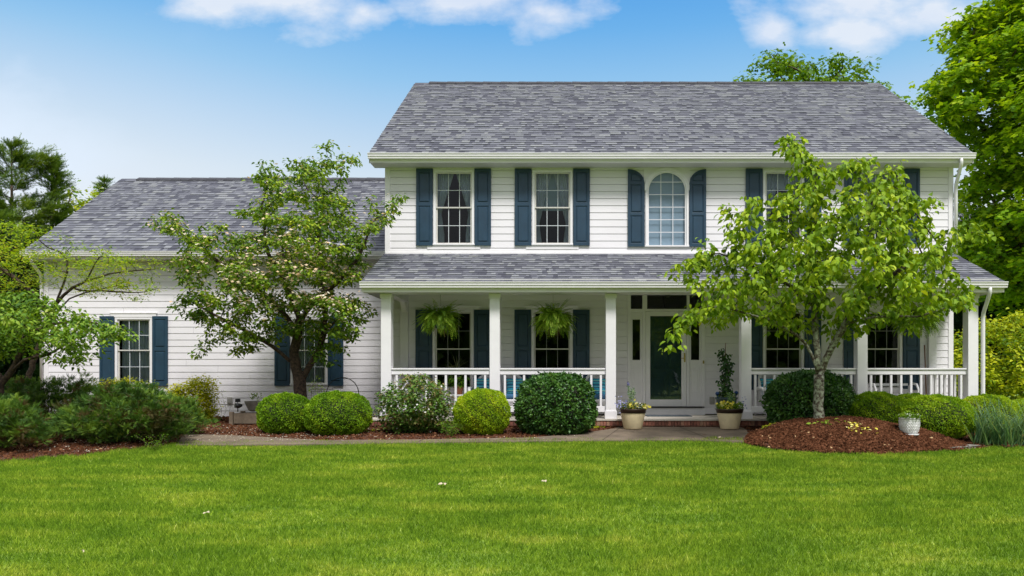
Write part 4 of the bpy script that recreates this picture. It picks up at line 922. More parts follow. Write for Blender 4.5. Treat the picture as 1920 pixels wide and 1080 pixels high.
# front door ---------------------------------------------------------
def entrance():
    Yd = YF; zt, zs = DZT, PZ(762, Yd)                          # top, sill
    X_ = lambda p: PXx(p, Yd); Z_ = lambda p: PZ(p, Yd)
    m = MB(); yf = Yd - .036
    m.box(X_(1177), X_(1182.5), yf, Yd + .09, zs, Z_(553)); m.box(X_(1315.5), X_(1321.4), yf, Yd + .09, zs, Z_(553)); m.box(X_(1175), X_(1323.4), yf - .006, Yd + .09, Z_(553), Z_(549))
    m.box(X_(1182.5), X_(1315.5), yf + .004, Yd + .09, Z_(583.5), Z_(579.5))
    m.box(X_(1204.5), X_(1210), yf + .002, Yd + .09, zs, Z_(583.7)); m.box(X_(1287), X_(1292), yf + .002, Yd + .09, zs, Z_(583.7))
    m.box(X_(1204.5), X_(1213), yf + .006, Yd + .09, Z_(579.3), Z_(553.2))
    o = m.build('door_surround', M['trim'], house, bevel=.003)
    t = MB(); t.box(X_(1182.5), X_(1204.5), Yd + .02, Yd + .03, Z_(579), Z_(553.5)); 
    MB().poly([(X_(1182.5), Yd + .02, Z_(579.4)), (X_(1315.5), Yd + .02, Z_(579.4)), (X_(1315.5), Yd + .02, Z_(553.2)), (X_(1182.5), Yd + .02, Z_(553.2))]).build('transom_pane', M['glassd'], o)
    MB().box(X_(1288), X_(1293), Yd + .01, Yd + .05, Z_(579.4), Z_(553.2)).build('transom_bar', M['trim'], o)
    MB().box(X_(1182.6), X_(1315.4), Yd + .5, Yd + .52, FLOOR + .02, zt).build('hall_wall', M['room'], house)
    # sidelights
    for (a, b) in ((1182.6, 1204.4), (1292.1, 1315.4)):
        m = MB(); y0, y1 = Yd - .005, Yd + .04; ga, gb = a + 3.2, b - 4.2; gt, gbm = Z_(599), Z_(675)
        m.box(X_(a), X_(ga), y0, y1, zs, Z_(583.6)); m.box(X_(gb), X_(b), y0, y1, zs, Z_(583.6)); m.box(X_(ga), X_(gb), y0, y1, gt, Z_(583.6)); m.box(X_(ga), X_(gb), y0, y1, zs, gbm)
        s = m.build('sidelight', M['trim'], house)
        MB().box(X_(ga) - .018, X_(ga), y0 - .012, y0, gbm - .018, gt + .018).box(X_(gb), X_(gb) + .018, y0 - .012, y0, gbm - .018, gt + .018).box(X_(ga), X_(gb), y0 - .012, y0, gt, gt + .018).box(X_(ga), X_(gb), y0 - .012, y0, gbm - .018, gbm).build('bead', M['trim'], s)
        MB().poly([(X_(ga), Yd + .02, gbm), (X_(gb), Yd + .02, gbm), (X_(gb), Yd + .02, gt), (X_(ga), Yd + .02, gt)]).build('pane', M['glassd'], s)
        pz0, pz1 = Z_(736), Z_(691); xa, xb = X_(ga), X_(gb)
        q = MB(); 
        for (u0, u1, w0, w1) in ((xa, xb, pz1, pz1 + .012), (xa, xb, pz0 - .012, pz0), (xa, xa + .012, pz0, pz1), (xb - .012, xb, pz0, pz1)): q.box(u0, u1, y0 - .01, y0, w0, w1)
        q.box(xa + .045, xb - .045, y0 - .008, y0, pz0 + .035, pz1 - .035); q.build('panel', M['trim'], s, bevel=.003)
    MB().box(X_(1182.5), X_(1315.5), Yd - .06, Yd + .1, zs - .03, zs - .001).build('threshold', M['black'], house)
    MB().box(X_(1177), X_(1321.4), Yd - .03, Yd + .02, FLOOR + .001, zs - .031).box(X_(1177), X_(1321.4), Yd - .045, Yd - .031, FLOOR + .001, FLOOR + .05).build('riser_board', M['trim'], house)
    # inner panelled door
    a, b = X_(1213), X_(1284); y0 = Yd + .055; m = MB().box(a, b, y0, y0 + .045, zs, Z_(585)); d = m.build('front_door', M['door'], house)
    W = b - a; H = Z_(585) - zs
    for (f0, f1) in ((.05, .32), (.40, .72), (.77, .95)):
        for (u0, u1) in ((.14, .46), (.54, .86)):
            xa, xb, za, zb = a + W * u0, a + W * u1, zs + H * f0, zs + H * f1; q = MB()
            for (p, r_, s_, t_) in ((xa, xb, zb - .016, zb), (xa, xb, za, za + .016), (xa, xa + .016, za + .016, zb - .016), (xb - .016, xb, za + .016, zb - .016)): q.box(p, r_, y0 - .014, y0, s_, t_)
            q.box(xa + .045, xb - .045, y0 - .01, y0, za + .045, zb - .045); q.build('door_panel', M['door'], d, bevel=.004)
    # storm door
    a, b = X_(1210.4), X_(1286.6); zt2 = Z_(584); y0, y1 = Yd - .022, Yd + .012; ga, gb, gt, gbm = X_(1219), X_(1277.5), Z_(592.6), Z_(749)
    s = MB().box(a, ga, y0, y1, zs, zt2).box(gb, b, y0, y1, zs, zt2).box(ga, gb, y0, y1, gt, zt2).box(ga, gb, y0, y1, zs, gbm).build('storm_door', M['trim'], house, bevel=.004)
    MB().poly([(ga, Yd, gbm), (gb, Yd, gbm), (gb, Yd, gt), (ga, Yd, gt)]).build('pane', M['glassd'], s)
    hx = X_(1283.3); h = MB().box(hx - .014, hx + .014, y0 - .012, y0, Z_(679), Z_(662)); h.tube([(hx, y0 - .012, Z_(672)), (hx, y0 - .05, Z_(672)), (hx - .085, y0 - .055, Z_(672))], .008, 8); h.build('handle', M['brass'], s)
    MB().box(X_(1317), X_(1319.5), yf - .012, yf - .0, Z_(682), Z_(676)).build('doorbell', M['brass'], o)
entrance()
# outlets, meter box
def outlet(px, py, Y, w_=.11, h_=.16):
    x, z = PXx(px, Y), PZ(py, Y); o = MB().box(x - w_ / 2, x + w_ / 2, Y - .045, Y - .012, z - h_ / 2, z + h_ / 2).build('outlet_box', M['greyplastic'], house, bevel=.015)
    MB().box(x - w_ * .3, x + w_ * .3, Y - .055, Y - .0455, z - h_ * .3, z + h_ * .3).build('cover', M['greyplastic'], o, bevel=.01); return o
outlet(1334.5, 751, YF); o_ = outlet(432, 751, YW, .13, .17)

# ------------------------------------------------------------------ trees
def tree(name, label, cat, base, limbs, att, rroot, rtip, bark, leafcfg, step=.12, infl=1.8, kill=.17, group=None, iters=90, grav=0, tp=1.0, flare=1.5, extra=None, p=2.3):
    t = empty(name, base, label, cat, group)
    nodes, par = grow(limbs, att, step, infl, kill, iters, grav)
    r, kids = radii(nodes, par, rroot, rtip, p, tp)
    branches('trunk', nodes, kids, r, bark, t, flare=flare)
    for i, cfg in enumerate(leafcfg):
        crown_leaves(cfg.pop('name', 'crown'), nodes, kids, r, parent=t, **cfg)
    return t, nodes, kids, r

# right dogwood on the mulch mound
D = 11.7
polyR = poly8([(415, 42), (480, 28), (520, 70), (545, 100), (530, 130), (570, 115), (600, 150), (580, 200), (640, 220), (625, 180), (650, 145), (720, 85), (750, 100), (740, 140), (760, 160), (840, 130), (870, 180), (900, 215), (905, 265), (960, 245), (965, 300), (990, 340), (1090, 325), (1100, 360), (1140, 370), (1130, 400), (1080, 400), (1070, 440), (1000, 440), (1030, 490), (1060, 530), (1120, 580), (1080, 610), (1070, 640), (1010, 690), (950, 660), (920, 710), (850, 730), (820, 690), (740, 690), (720, 750), (690, 770), (650, 680), (610, 630), (560, 610), (525, 670), (505, 740), (480, 690), (430, 740), (380, 690), (310, 640), (290, 690), (240, 700), (190, 730), (150, 700), (110, 700), (75, 780), (55, 760), (95, 720), (45, 725), (45, 700), (100, 685), (95, 640), (150, 590), (170, 560), (110, 540), (60, 530), (65, 505), (110, 505), (105, 450), (160, 450), (150, 400), (190, 385), (210, 420), (270, 390), (260, 330), (290, 300), (235, 300), (235, 270), (310, 270), (320, 240), (360, 235), (400, 290), (410, 230), (460, 230), (490, 170), (465, 115), (420, 80)], 1.8, 1220, 230)
b = P(1534, 789, 11.7); b.z = float(hz(b.x, 11.7)); q = lambda px, py, d=0: P(px, py, b.y + d)
def L8(pts, s, ox, oy, ds): return [P(ox + x / s, oy + y / s, b.y + d) for (x, y), d in zip(pts, ds)]
limbs = [[b - Vector((0, 0, .05))] + L8([(567, 930), (568, 850), (563, 810)], 1.8, 1220, 230, (0, 0, 0)) + L8([(556, 700), (552, 620), (552, 500), (548, 400)], 1.8, 1220, 230, (.05, .1, .1, .1)),
         L8([(568, 855), (590, 800), (622, 740), (655, 680), (700, 630), (770, 560)], 1.8, 1220, 230, (0, -.05, -.1, -.15, -.2, -.3)),
         L8([(565, 840), (535, 760), (490, 715), (420, 672), (335, 648), (240, 620)], 1.8, 1220, 230, (0, .0, -.1, -.3, -.4, -.6)),
         L8([(566, 845), (545, 790), (530, 730), (500, 640)], 1.8, 1220, 230, (0, .1, .2, .35)),
         L8([(590, 800), (620, 740), (600, 680)], 1.8, 1220, 230, (0, .15, .3)),
         L8([(655, 680), (720, 665), (780, 650), (900, 655), (1010, 620)], 1.8, 1220, 230, (-.15, -.25, -.3, -.4, -.4)), L8([(655, 680), (700, 600), (790, 530), (900, 460), (1020, 400)], 1.8, 1220, 230, (-.15, -.1, .1, .2, .2)), L8([(552, 620), (470, 550), (350, 490), (230, 440)], 1.8, 1220, 230, (.1, .0, -.1, -.2))]
att = sample_crown(polyR, 1150, b.y, 1.75)
for (x_, y_, d_) in ((450, 45, .1), (480, 40, .1), (500, 80, .1), (530, 100, .1), (470, 70, .1), (495, 130, .1), (520, 170, .1), (550, 120, .1), (720, 95, -.2), (700, 125, -.2), (735, 120, -.2), (640, 160, -.1), (835, 140, .2), (850, 165, .2), (790, 165, .1), (960, 250, .3), (1130, 378, 0), (1100, 380, 0), (1075, 340, .2), (60, 735, -.6), (80, 715, -.6), (70, 770, -.6), (100, 650, -.5), (75, 515, -.4), (110, 460, -.2), (245, 285, .2), (180, 400, 0), (330, 245, .2)):
    for _ in range(3): att = np.vstack([att, np.array(P(1220 + x_ / 1.8, 230 + y_ / 1.8, 11.7 + d_))[None] + rng.normal(0, .05, (1, 3))])
tree('dogwood_tree', 'leafy light green tree with lichen covered grey trunk on the bark mulch mound', 'tree', b, limbs, att, .082, .0035, M['bark_lichen'],
     [dict(rmax=.012, k=7, spread=.065, L=.116, W=.078, droop=.9, bare=(4.15, .62, 2.12), mat=M['L_dogR'], tpl='leaf6', jitter=.55, flat=.6)], step=.10, infl=1.5, kill=.15, tp=1.15, flare=1.35)

# flowering dogwood by the garage wing
base2 = P(566, 815, 14.4); base2.z = float(gz(0, 14.4)); b = base2
polyL = poly8([(455, 105), (520, 130), (600, 115), (620, 140), (640, 85), (670, 110), (700, 60), (760, 40), (800, 85), (850, 90), (885, 125), (835, 160), (820, 220), (850, 300), (880, 330), (905, 270), (960, 248), (1000, 270), (1060, 250), (1060, 270), (1020, 300), (1065, 320), (1040, 345), (1000, 340), (1035, 380), (990, 385), (960, 440), (900, 470), (950, 520), (900, 545), (880, 590), (930, 640), (960, 710), (930, 740), (945, 790), (890, 790), (870, 840), (830, 850), (825, 925), (760, 920), (730, 880), (690, 870), (640, 830), (600, 800), (560, 830), (510, 850), (470, 870), (440, 890), (400, 930), (390, 880), (300, 870), (260, 895), (220, 885), (280, 840), (240, 800), (270, 740), (190, 740), (150, 700), (110, 690), (180, 670), (170, 620), (200, 590), (140, 560), (120, 500), (170, 480), (130, 440), (90, 410), (30, 370), (90, 370), (85, 320), (140, 320), (200, 320), (210, 370), (260, 410), (290, 390), (270, 340), (275, 310), (320, 370), (400, 420), (410, 350), (390, 310), (430, 260), (470, 230), (460, 180), (500, 160)], 2.076, 250, 240)
g2 = lambda pts, ds: [P(250 + x / 2.076, 240 + y / 2.076, 14.4 + d) for (x, y), d in zip(pts, ds)]
limbs = [[b] + g2([(650, 1030), (648, 985), (632, 930), (625, 870), (640, 800), (645, 740), (610, 640), (590, 520), (560, 380)], (0, 0, 0, .0, 0, 0, .05, .1, .1)),
         g2([(652, 985), (690, 920), (720, 870), (750, 780), (740, 640), (720, 440), (740, 250)], (0, .05, .1, .2, .2, .2, .1)),
         g2([(622, 918), (560, 862), (500, 825), (440, 790), (340, 740), (250, 690)], (0, -.15, -.3, -.45, -.6, -.7)),
         g2([(645, 760), (700, 680), (800, 600), (880, 500), (930, 380)], (0, -.1, -.2, -.3, -.3)),
         g2([(640, 790), (560, 690), (450, 600), (330, 520), (200, 430)], (0, .1, .1, 0, -.1)),
         g2([(740, 800), (820, 720), (880, 680)], (.2, 0, -.2)), g2([(625, 700), (590, 600), (520, 480), (500, 300)], (0, -.3, -.5, -.4))]
att = sample_crown(polyL, 1500, 14.25, 1.6)
k_ = (att[:, 0] > -4.4) & (att[:, 1] > 14.9); att[k_, 1] = 14.9 - (att[k_, 1] - 14.9) * .5
t2, n2, k2, r2_ = tree('flowering_dogwood', 'green dogwood full of cream and peach bracts in front of the low garage wing', 'tree', b, limbs, att, .125, .003, M['bark_dark'],
     [dict(rmax=.0105, k=11, spread=.065, L=.092, W=.05, droop=.45, mat=M['L_dogL'], tpl='leaf6', jitter=.6, flat=.55)], step=.10, infl=1.5, kill=.14, tp=1.2, flare=1.3)
lo = [i for i in range(len(n2)) if r2_[i] < .006]; cc = np.array([n2[i] for i in lo])
ppx, ppy = topx(cc[:, 0], cc[:, 1], cc[:, 2])
wgt = np.exp(-(((ppx - 545) / 150) ** 2 + ((ppy - 530) / 75) ** 2)) * 1.1 + .35 * np.exp(-(((ppx - 340) / 60) ** 2 + ((ppy - 420) / 60) ** 2)) + .12 * (ppy < 600)
pk = rng.choice(len(cc), 4200, p=wgt / wgt.sum()); n = 4200; az = rng.uniform(0, 6.28, n)
leaves('bracts', cc[pk] + rng.normal(0, .075, (n, 3)) + [0, -.02, .03], np.stack([np.cos(az), np.sin(az), rng.normal(0, .15, n)], 1), np.stack([rng.normal(0, .4, n), rng.normal(-.5, .35, n), np.ones(n)], 1), rng.uniform(.048, .072, n), .062, rng.uniform(0, 1, n), M['bract'], t2, 'bract')

# low spreading tree at the left edge
b = P(-8, 740, 11.9); b.z = float(gz(0, 11.9)); g3 = lambda pts, ds: [P(x, y, 11.9 + d) for (x, y), d in zip(pts, ds)]
polyA = [(-120, 560), (-40, 540), (0, 548), (30, 540), (60, 552), (105, 560), (150, 575), (205, 590), (235, 615), (262, 622), (245, 640), (210, 635), (195, 655), (165, 665), (150, 690), (120, 695), (100, 680), (80, 655), (50, 650), (25, 660), (-10, 650), (-60, 660), (-130, 640)]
limbs = [[b] + g3([(0, 720), (22, 695), (40, 660), (48, 625), (55, 600)], (0, 0, 0, 0, 0)), g3([(22, 695), (45, 675), (90, 665), (130, 640)], (0, -.1, -.2, -.3)), g3([(48, 625), (90, 610), (150, 600), (200, 610)], (0, .1, .2, .2)), g3([(5, 715), (-15, 680), (-40, 640), (-70, 600)], (0, .1, .2, .3))]
tree('dogwood_tree', 'low tree with drooping green leaves at the left edge of the photo, above the junipers', 'tree', b, limbs, sample_crown(polyA, 650, 11.9, 1.2, 60), .065, .003, M['bark_dark'],
     [dict(rmax=.011, k=12, spread=.085, L=.088, W=.046, droop=.5, mat=M['L_low'], tpl='leaf6', jitter=.55, flat=.5)], step=.10, infl=1.4, kill=.14, tp=1.15)
# airy yellow-green tree behind it
b = P(40, 760, 13.4); b.z = float(gz(0, 13.4)); g3 = lambda pts, ds: [P(x, y, 13.4 + d) for (x, y), d in zip(pts, ds)]
polyB = [(-130, 415), (-60, 400), (0, 412), (20, 405), (60, 425), (112, 425), (95, 440), (60, 450), (90, 470), (130, 455), (200, 462), (205, 452), (240, 478), (305, 480), (308, 500), (260, 500), (240, 515), (300, 525), (292, 545), (250, 550), (280, 575), (200, 560), (150, 548), (130, 520), (90, 530), (60, 560), (0, 590), (-130, 580)]
limbs = [[b] + g3([(55, 700), (80, 630), (105, 570)], (0, 0, 0)) + g3([(125, 545), (160, 528), (215, 510), (290, 505)], (0, 0, 0, 0)), g3([(105, 570), (118, 535), (130, 500), (122, 475)], (0, .05, .1, .1)), g3([(160, 528), (175, 500), (192, 475)], (0, -.1, -.2)), g3([(95, 590), (50, 540), (0, 500), (-60, 460)], (0, -.2, -.3, -.4)), g3([(140, 545), (200, 545), (260, 550), (300, 540)], (0, -.1, -.2, -.3)), g3([(90, 600), (130, 560), (170, 545), (230, 535)], (0, .2, .3, .3))]
att = sample_crown(polyB, 900, 13.4, 1.1, 60); ax_, ay_ = topx(att[:, 0], att[:, 1], att[:, 2]); att = att[(ax_ < 95) | (rng.uniform(0, 1, len(att)) < .8)]
tree('japanese_maple', 'airy yellow green tree with dark limbs spreading over the left end of the garage wing', 'tree', b, limbs, att, .05, .0028, M['bark_dark'],
     [dict(rmax=.009, k=14, spread=.09, L=.062, W=.034, droop=.1, mat=M['L_lacy'], tpl='lobed', jitter=.35, flat=.28)], step=.10, infl=1.4, kill=.14, tp=.85)

# big maple right of the house
b = P(1960, 760, 25); b.z = .6; D = 25
polyM = [(2150, -120), (1900, -80), (1850, -10), (1835, 20), (1800, 40), (1775, 55), (1790, 85), (1750, 100), (1775, 130), (1725, 150), (1745, 180), (1712, 200), (1750, 225), (1780, 260), (1790, 300), (1800, 340), (1790, 380), (1795, 430), (1785, 470), (1800, 520), (1850, 560), (1900, 600), (2200, 620), (2260, 200)]
limbs = [[b] + [P(x, y, D) for x, y in ((1955, 600), (1950, 450), (1940, 300), (1930, 120))], [P(x, y, D - .6) for x, y in ((1952, 520), (1900, 430), (1850, 360))], [P(x, y, D + .6) for x, y in ((1950, 470), (2020, 380), (2080, 260))], [P(x, y, D - .4) for x, y in ((1945, 400), (1880, 280), (1810, 200))]]
att = sample_crown(polyM, 1900, D, 4.2, 150)
tree('maple_tree', 'tall bright green maple rising behind the right end of the house', 'tree', b, limbs, att, .32, .008, M['bark_brown'],
     [dict(rmax=.05, k=26, spread=.24, L=.22, W=.20, droop=.35, mat=M['L_maple'], tpl='lobed', jitter=.4, flat=.38, clump=.5)], step=.26, infl=3.5, kill=.33, iters=120)
# tree behind the roof ridge
D = 36; b = P(1530, 760, D); b.z = .6
polyT = [(1365, 200), (1380, 150), (1385, 135), (1410, 125), (1405, 110), (1430, 95), (1460, 98), (1470, 84), (1500, 95), (1520, 105), (1560, 108), (1590, 98), (1630, 112), (1635, 140), (1660, 150), (1690, 178), (1700, 215), (1650, 260), (1400, 260)]
tree('background_tree', 'green treetop showing above the ridge of the two storey house', 'tree', b, [[b] + [P(x, y, D) for x, y in ((1530, 500), (1525, 300), (1520, 200))]], sample_crown(polyT, 500, D, 3, 60), .3, .015, M['bark_brown'],
     [dict(rmax=.035, k=20, spread=.3, L=.24, W=.2, droop=.3, mat=M['L_far'], tpl='lobed', jitter=.5, flat=.5)], step=.3, infl=4, kill=.4, iters=60)

def conifer(px, pyt, D, H_r, label, name='pine_tree', mat=None, dens=1.0, seed=0, shape=.9, ragged=.25, kinds='pine'):
    rs = np.random.default_rng(seed); top = P(px, pyt, D); b = Vector((top.x, D, .6)); H = top.z - b.z
    t = empty(name, b, label, 'tree', 'conifers beyond the lawn'); m = MB(); m.tube([b, b + Vector((0, 0, H * .5)), top], [.16 + H * .008, .1, .012], 7)
    Ps, As, Ns, Rn = [], [], [], []; z = H * .06
    while z < H * .985:
        f = 1 - z / H; Rb = H_r * (f ** shape) * rs.uniform(1 - ragged, 1 + ragged * .6) + .06; nb_ = int(5 + 3 * f)
        for k in range(nb_):
            a = rs.uniform(0, 6.28); l = Rb * rs.uniform(.65, 1.1); rise = rs.uniform(-.12, .35) + (.55 if z > H * .8 else 0); pts = []
            for s_ in np.linspace(0, 1, 5): pts.append(Vector((b.x + math.cos(a) * l * s_, b.y + math.sin(a) * l * s_, b.z + z + l * (rise * s_ + .22 * s_ * s_))))
            m.tube(pts, [.03 * f + .008, .022 * f + .006, .015 * f + .005, .008, .004], 4, cap=False); c = rs.uniform(0, 1)
            nn = int(l * 44 * dens) + 8
            s_ = rs.uniform(.15, 1.02, nn) ** .7; pp = np.stack([b.x + math.cos(a) * l * s_, b.y + math.sin(a) * l * s_, b.z + z + l * (rise * s_ + .22 * s_ * s_)], 1) + rs.normal(0, .05 + .05 * l, (nn, 3)) * [1, 1, .45]
            Ps.append(pp); As.append(np.stack([math.cos(a) + rs.normal(0, .6, nn), math.sin(a) + rs.normal(0, .6, nn), .45 + rs.normal(0, .35, nn)], 1)); Ns.append(np.stack([rs.normal(0, .5, nn), rs.normal(0, .5, nn), np.ones(nn)], 1)); Rn.append(np.clip(.5 * c + .5 * rs.uniform(0, 1, nn), 0, 1))
        z += H * .022 + .05
    m.build('trunk', M['bark_brown'], t)
    Ps = np.concatenate(Ps); leaves('crown', Ps, np.concatenate(As), np.concatenate(Ns), rs.uniform(.24, .42, len(Ps)), .3, np.concatenate(Rn), mat or M['L_pine'], t, 'spray')
conifer(22, 262, 30, 2.9, 'tall dark pine at the far left edge, tallest of the conifers', seed=1, shape=.55, dens=1.35, ragged=.55)
conifer(97, 288, 31, 2.3, 'dark pine with a thin bare tip left of the garage roof', seed=2, shape=.75, dens=1.3, ragged=.5)
conifer(-60, 300, 27, 2.8, 'dark pine reaching past the left edge of the photo', seed=3, shape=.6, dens=1.2)
conifer(196, 336, 37, 2.4, 'small pine tip peeking over the left slope of the garage roof', seed=4, shape=.8, dens=1.0, ragged=.4)
conifer(50, 470, 24, 2.6, 'low dark spruce between the left edge and the garage corner', 'spruce_tree', M['L_dark'], 1.6, 5, .5)
conifer(-60, 440, 23, 2.6, 'low dark spruce at the left edge behind the yellow green tree', 'spruce_tree', M['L_dark'], 1.6, 6, .5)
conifer(1850, 440, 33, 3.4, 'dark spruce under the big maple, behind the right end of the porch roof', 'spruce_tree', M['L_dark'], 2.2, 7, .32)
conifer(1960, 420, 31, 3.4, 'dark spruce low at the right edge, behind the tall golden shrub', 'spruce_tree', M['L_dark'], 2.0, 8, .4)
conifer(1785, 500, 36, 3.2, 'dark spruce low behind the right corner of the house', 'spruce_tree', M['L_dark'], 1.8, 9, .35)
D = 33; b = P(140, 740, D); b.z = .6
polyC = [(80, 440), (85, 400), (110, 385), (130, 350), (150, 350), (170, 365), (200, 345), (215, 360), (240, 420), (240, 480), (80, 480)]
tree('background_tree', 'light green leafy tree between the pines and the slope of the garage roof', 'tree', b, [[b] + [P(x, y, D) for x, y in ((142, 600), (145, 480), (148, 400))]], sample_crown(polyC, 350, D, 2, 50), .2, .012, M['bark_brown'],
     [dict(rmax=.03, k=16, spread=.25, L=.2, W=.15, droop=.3, mat=M['L_gold'], tpl='lobed', jitter=.5, flat=.5, shift=-.15)], step=.3, infl=4, kill=.4, iters=60)
# far wood that closes the horizon
def far_wood():
    Ps = []
    for (x0, x1, y, h) in ((-140, -18, 75, 9), (18, 140, 75, 10), (-18, 18, 90, 6), (-90, 90, -48, 15)):  # last strip: added unseen wood behind the camera, cuts low skylight, darkens panes
        n = int((x1 - x0) * (60 if y > 0 else 150)); x = rng.uniform(x0, x1, n); hh = h * (.75 + .25 * np.sin(x * .5) * np.cos(x * .23 + 1)) ; z = .5 + hh * rng.uniform(0, 1, n) ** .8
        Ps.append(np.stack([x, y + rng.uniform(-4, 4, n), z], 1))
    Ps = np.concatenate(Ps); n = len(Ps); az = rng.uniform(0, 6.28, n)
    o = leaves('far_wood', Ps, np.stack([np.cos(az), np.sin(az), rng.normal(0, .5, n)], 1), rng.normal(0, 1, (n, 3)), rng.uniform(1.0, 1.9, n), 1.4, rng.uniform(0, 1, n), M['L_pine'], None, 'lobed', wo=(0, 60, 0)); tag(o, 'distant dark wood behind the house and an added unseen strip behind the camera', 'wood', kind='stuff')
far_wood()

# ------------------------------------------------------------------ shrubs
def clipped(name, label, px0, px1, pyt, D, mat, lsize=.03, dens=1.0, flatten=2.3, group='clipped round shrubs along the front beds', seed=0, tpl='tri2', zbot=None, messy=.0, skew=0, lw=.62, ryf=.95):
    rs = np.random.default_rng(seed + 50); cx = PXx((px0 + px1) / 2, D); rx = (px1 - px0) / 2 * D / F; ry = rx * ryf; zt = PZ(pyt, D); zb = float(hz(cx, D)) if zbot is None else zbot
    t = empty(name, (cx, D, zb), label, 'shrub', group); H = zt - zb; zc = zb + H * .46
    def surf(d, k=1.0):                          # super-ellipsoid, fuller at the bottom
        e = flatten; up = np.where(d[:, 2] > 0, zt - zc, (zc - zb) * 1.08)
        r = (np.abs(d[:, 0] / rx) ** e + np.abs(d[:, 1] / ry) ** e + np.abs(d[:, 2] / up) ** e) ** (-1 / e)
        bump = 1 + .02 * np.sin(d[:, 0] * 3.1 + seed * 2) * np.cos(d[:, 2] * 3.7 + seed) + .028 * np.sin(d[:, 0] * 17 + d[:, 1] * 9 + seed * 3) * np.sin(d[:, 2] * 21 + seed) + .03 * np.sin(d[:, 0] * 7 + seed) * np.cos(d[:, 1] * 6 + d[:, 2] * 8) + .018 * np.sin(d[:, 2] * 13 + d[:, 0] * 11 + seed)
        return d * (r * bump * k)[:, None] + [cx, D, zc]
    area = 4 * rx * H * 1.9; n = int(area / (lsize * lsize * .32) * 1.95 * dens)
    d = unit(rs.normal(0, 1, (n, 3))); d = d[d[:, 2] > -.78]; n = len(d)
    kk = 1 - rs.exponential(.03, n) + rs.normal(0, .011 + messy, n) + .03 * (rs.uniform(0, 1, n) > .985); p = surf(d, kk)
    p[:, 2] = np.maximum(p[:, 2], zb + .01)
    A = d + rs.normal(0, .75, (n, 3)); Nm = d + rs.normal(0, .65, (n, 3))
    cl_ = .5 + .28 * np.sin(p[:, 0] * 9 + seed) * np.cos(p[:, 2] * 8) + .2 * np.sin(p[:, 0] * 23 + p[:, 2] * 17)
    rnd = np.clip(.45 * cl_ + .55 * rs.beta(2, 2, n) + skew, 0, 1)
    leaves('foliage', p, A, Nm, lsize * rs.uniform(.75, 1.2, n), lsize * lw * rs.uniform(.8, 1.2, n), rnd, mat, t, tpl)
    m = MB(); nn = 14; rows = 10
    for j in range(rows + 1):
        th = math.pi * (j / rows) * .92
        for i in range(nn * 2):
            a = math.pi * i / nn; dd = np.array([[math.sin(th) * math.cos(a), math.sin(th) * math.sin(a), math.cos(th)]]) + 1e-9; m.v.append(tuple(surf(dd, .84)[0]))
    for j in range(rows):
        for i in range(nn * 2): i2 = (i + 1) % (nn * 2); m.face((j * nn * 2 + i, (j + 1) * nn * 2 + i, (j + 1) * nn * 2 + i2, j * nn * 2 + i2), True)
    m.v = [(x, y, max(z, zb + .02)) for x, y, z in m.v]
    m.build('dark_core', M['core'], t)  # solid dark core closes see-through gaps, inner shade put into its colour
    for k in range(5):
        a = k * 1.25; MB().tube([Vector((cx + .05 * math.cos(a), D + .05 * math.sin(a), zb - .02)), Vector((cx + rx * .4 * math.cos(a), D + ry * .4 * math.sin(a), zb + H * .4))], [.014, .008], 5).build('stem', M['bark_brown'], t)
    return t
clipped('boxwood_shrub', 'clipped round green boxwood left of its twin, nearest the stone trough', 487, 585, 738, 12.95, M['L_box'], .028, seed=1)
clipped('boxwood_shrub', 'clipped round green boxwood in front of the black wire hoop', 576, 694, 735, 12.75, M['L_box'], .028, seed=2, skew=.04)
clipped('boxwood_shrub', 'clipped yellow green boxwood ball between the loose bush and the dark holly', 852, 956, 730, 12.75, M['L_boxy'], .026, seed=3, flatten=2.15)
clipped('holly_shrub', 'large rounded dark glossy holly in front of the porch loveseat and wicker chair', 972, 1113, 704, 12.9, M['L_holly'], .058, 1.25, 2.7, seed=4, tpl='leaf6', messy=.012)
clipped('holly_shrub', 'large rounded dark holly directly behind the lichen covered trunk', 1441, 1594, 699, 13.0, M['L_holly'], .055, 1.25, 2.4, seed=5, tpl='leaf6', messy=.015)
clipped('boxwood_shrub', 'clipped boxwood right of the dark holly, behind the mulch mound', 1587, 1700, 737, 12.55, M['L_box'], .027, seed=6, skew=.16, flatten=2.2)
clipped('boxwood_shrub', 'small clipped boxwood top showing between two larger ones under the porch rail', 1668, 1752, 739, 13.15, M['L_box'], .027, seed=7, skew=.22, flatten=2.2)
clipped('boxwood_shrub', 'largest clipped boxwood, right behind the white woven pot', 1690, 1816, 742, 11.9, M['L_box'], .027, seed=8, skew=.2, flatten=2.4)
clipped('boxwood_shrub', 'clipped boxwood behind the clump of iris leaves', 1795, 1905, 741, 12.9, M['L_boxy'], .027, seed=9, skew=-.02, flatten=2.2)
clipped('boxwood_shrub', 'clipped boxwood cut by the right edge of the photo', 1880, 1990, 748, 13.2, M['L_boxy'], .027, seed=10, skew=-.02, flatten=2.2)

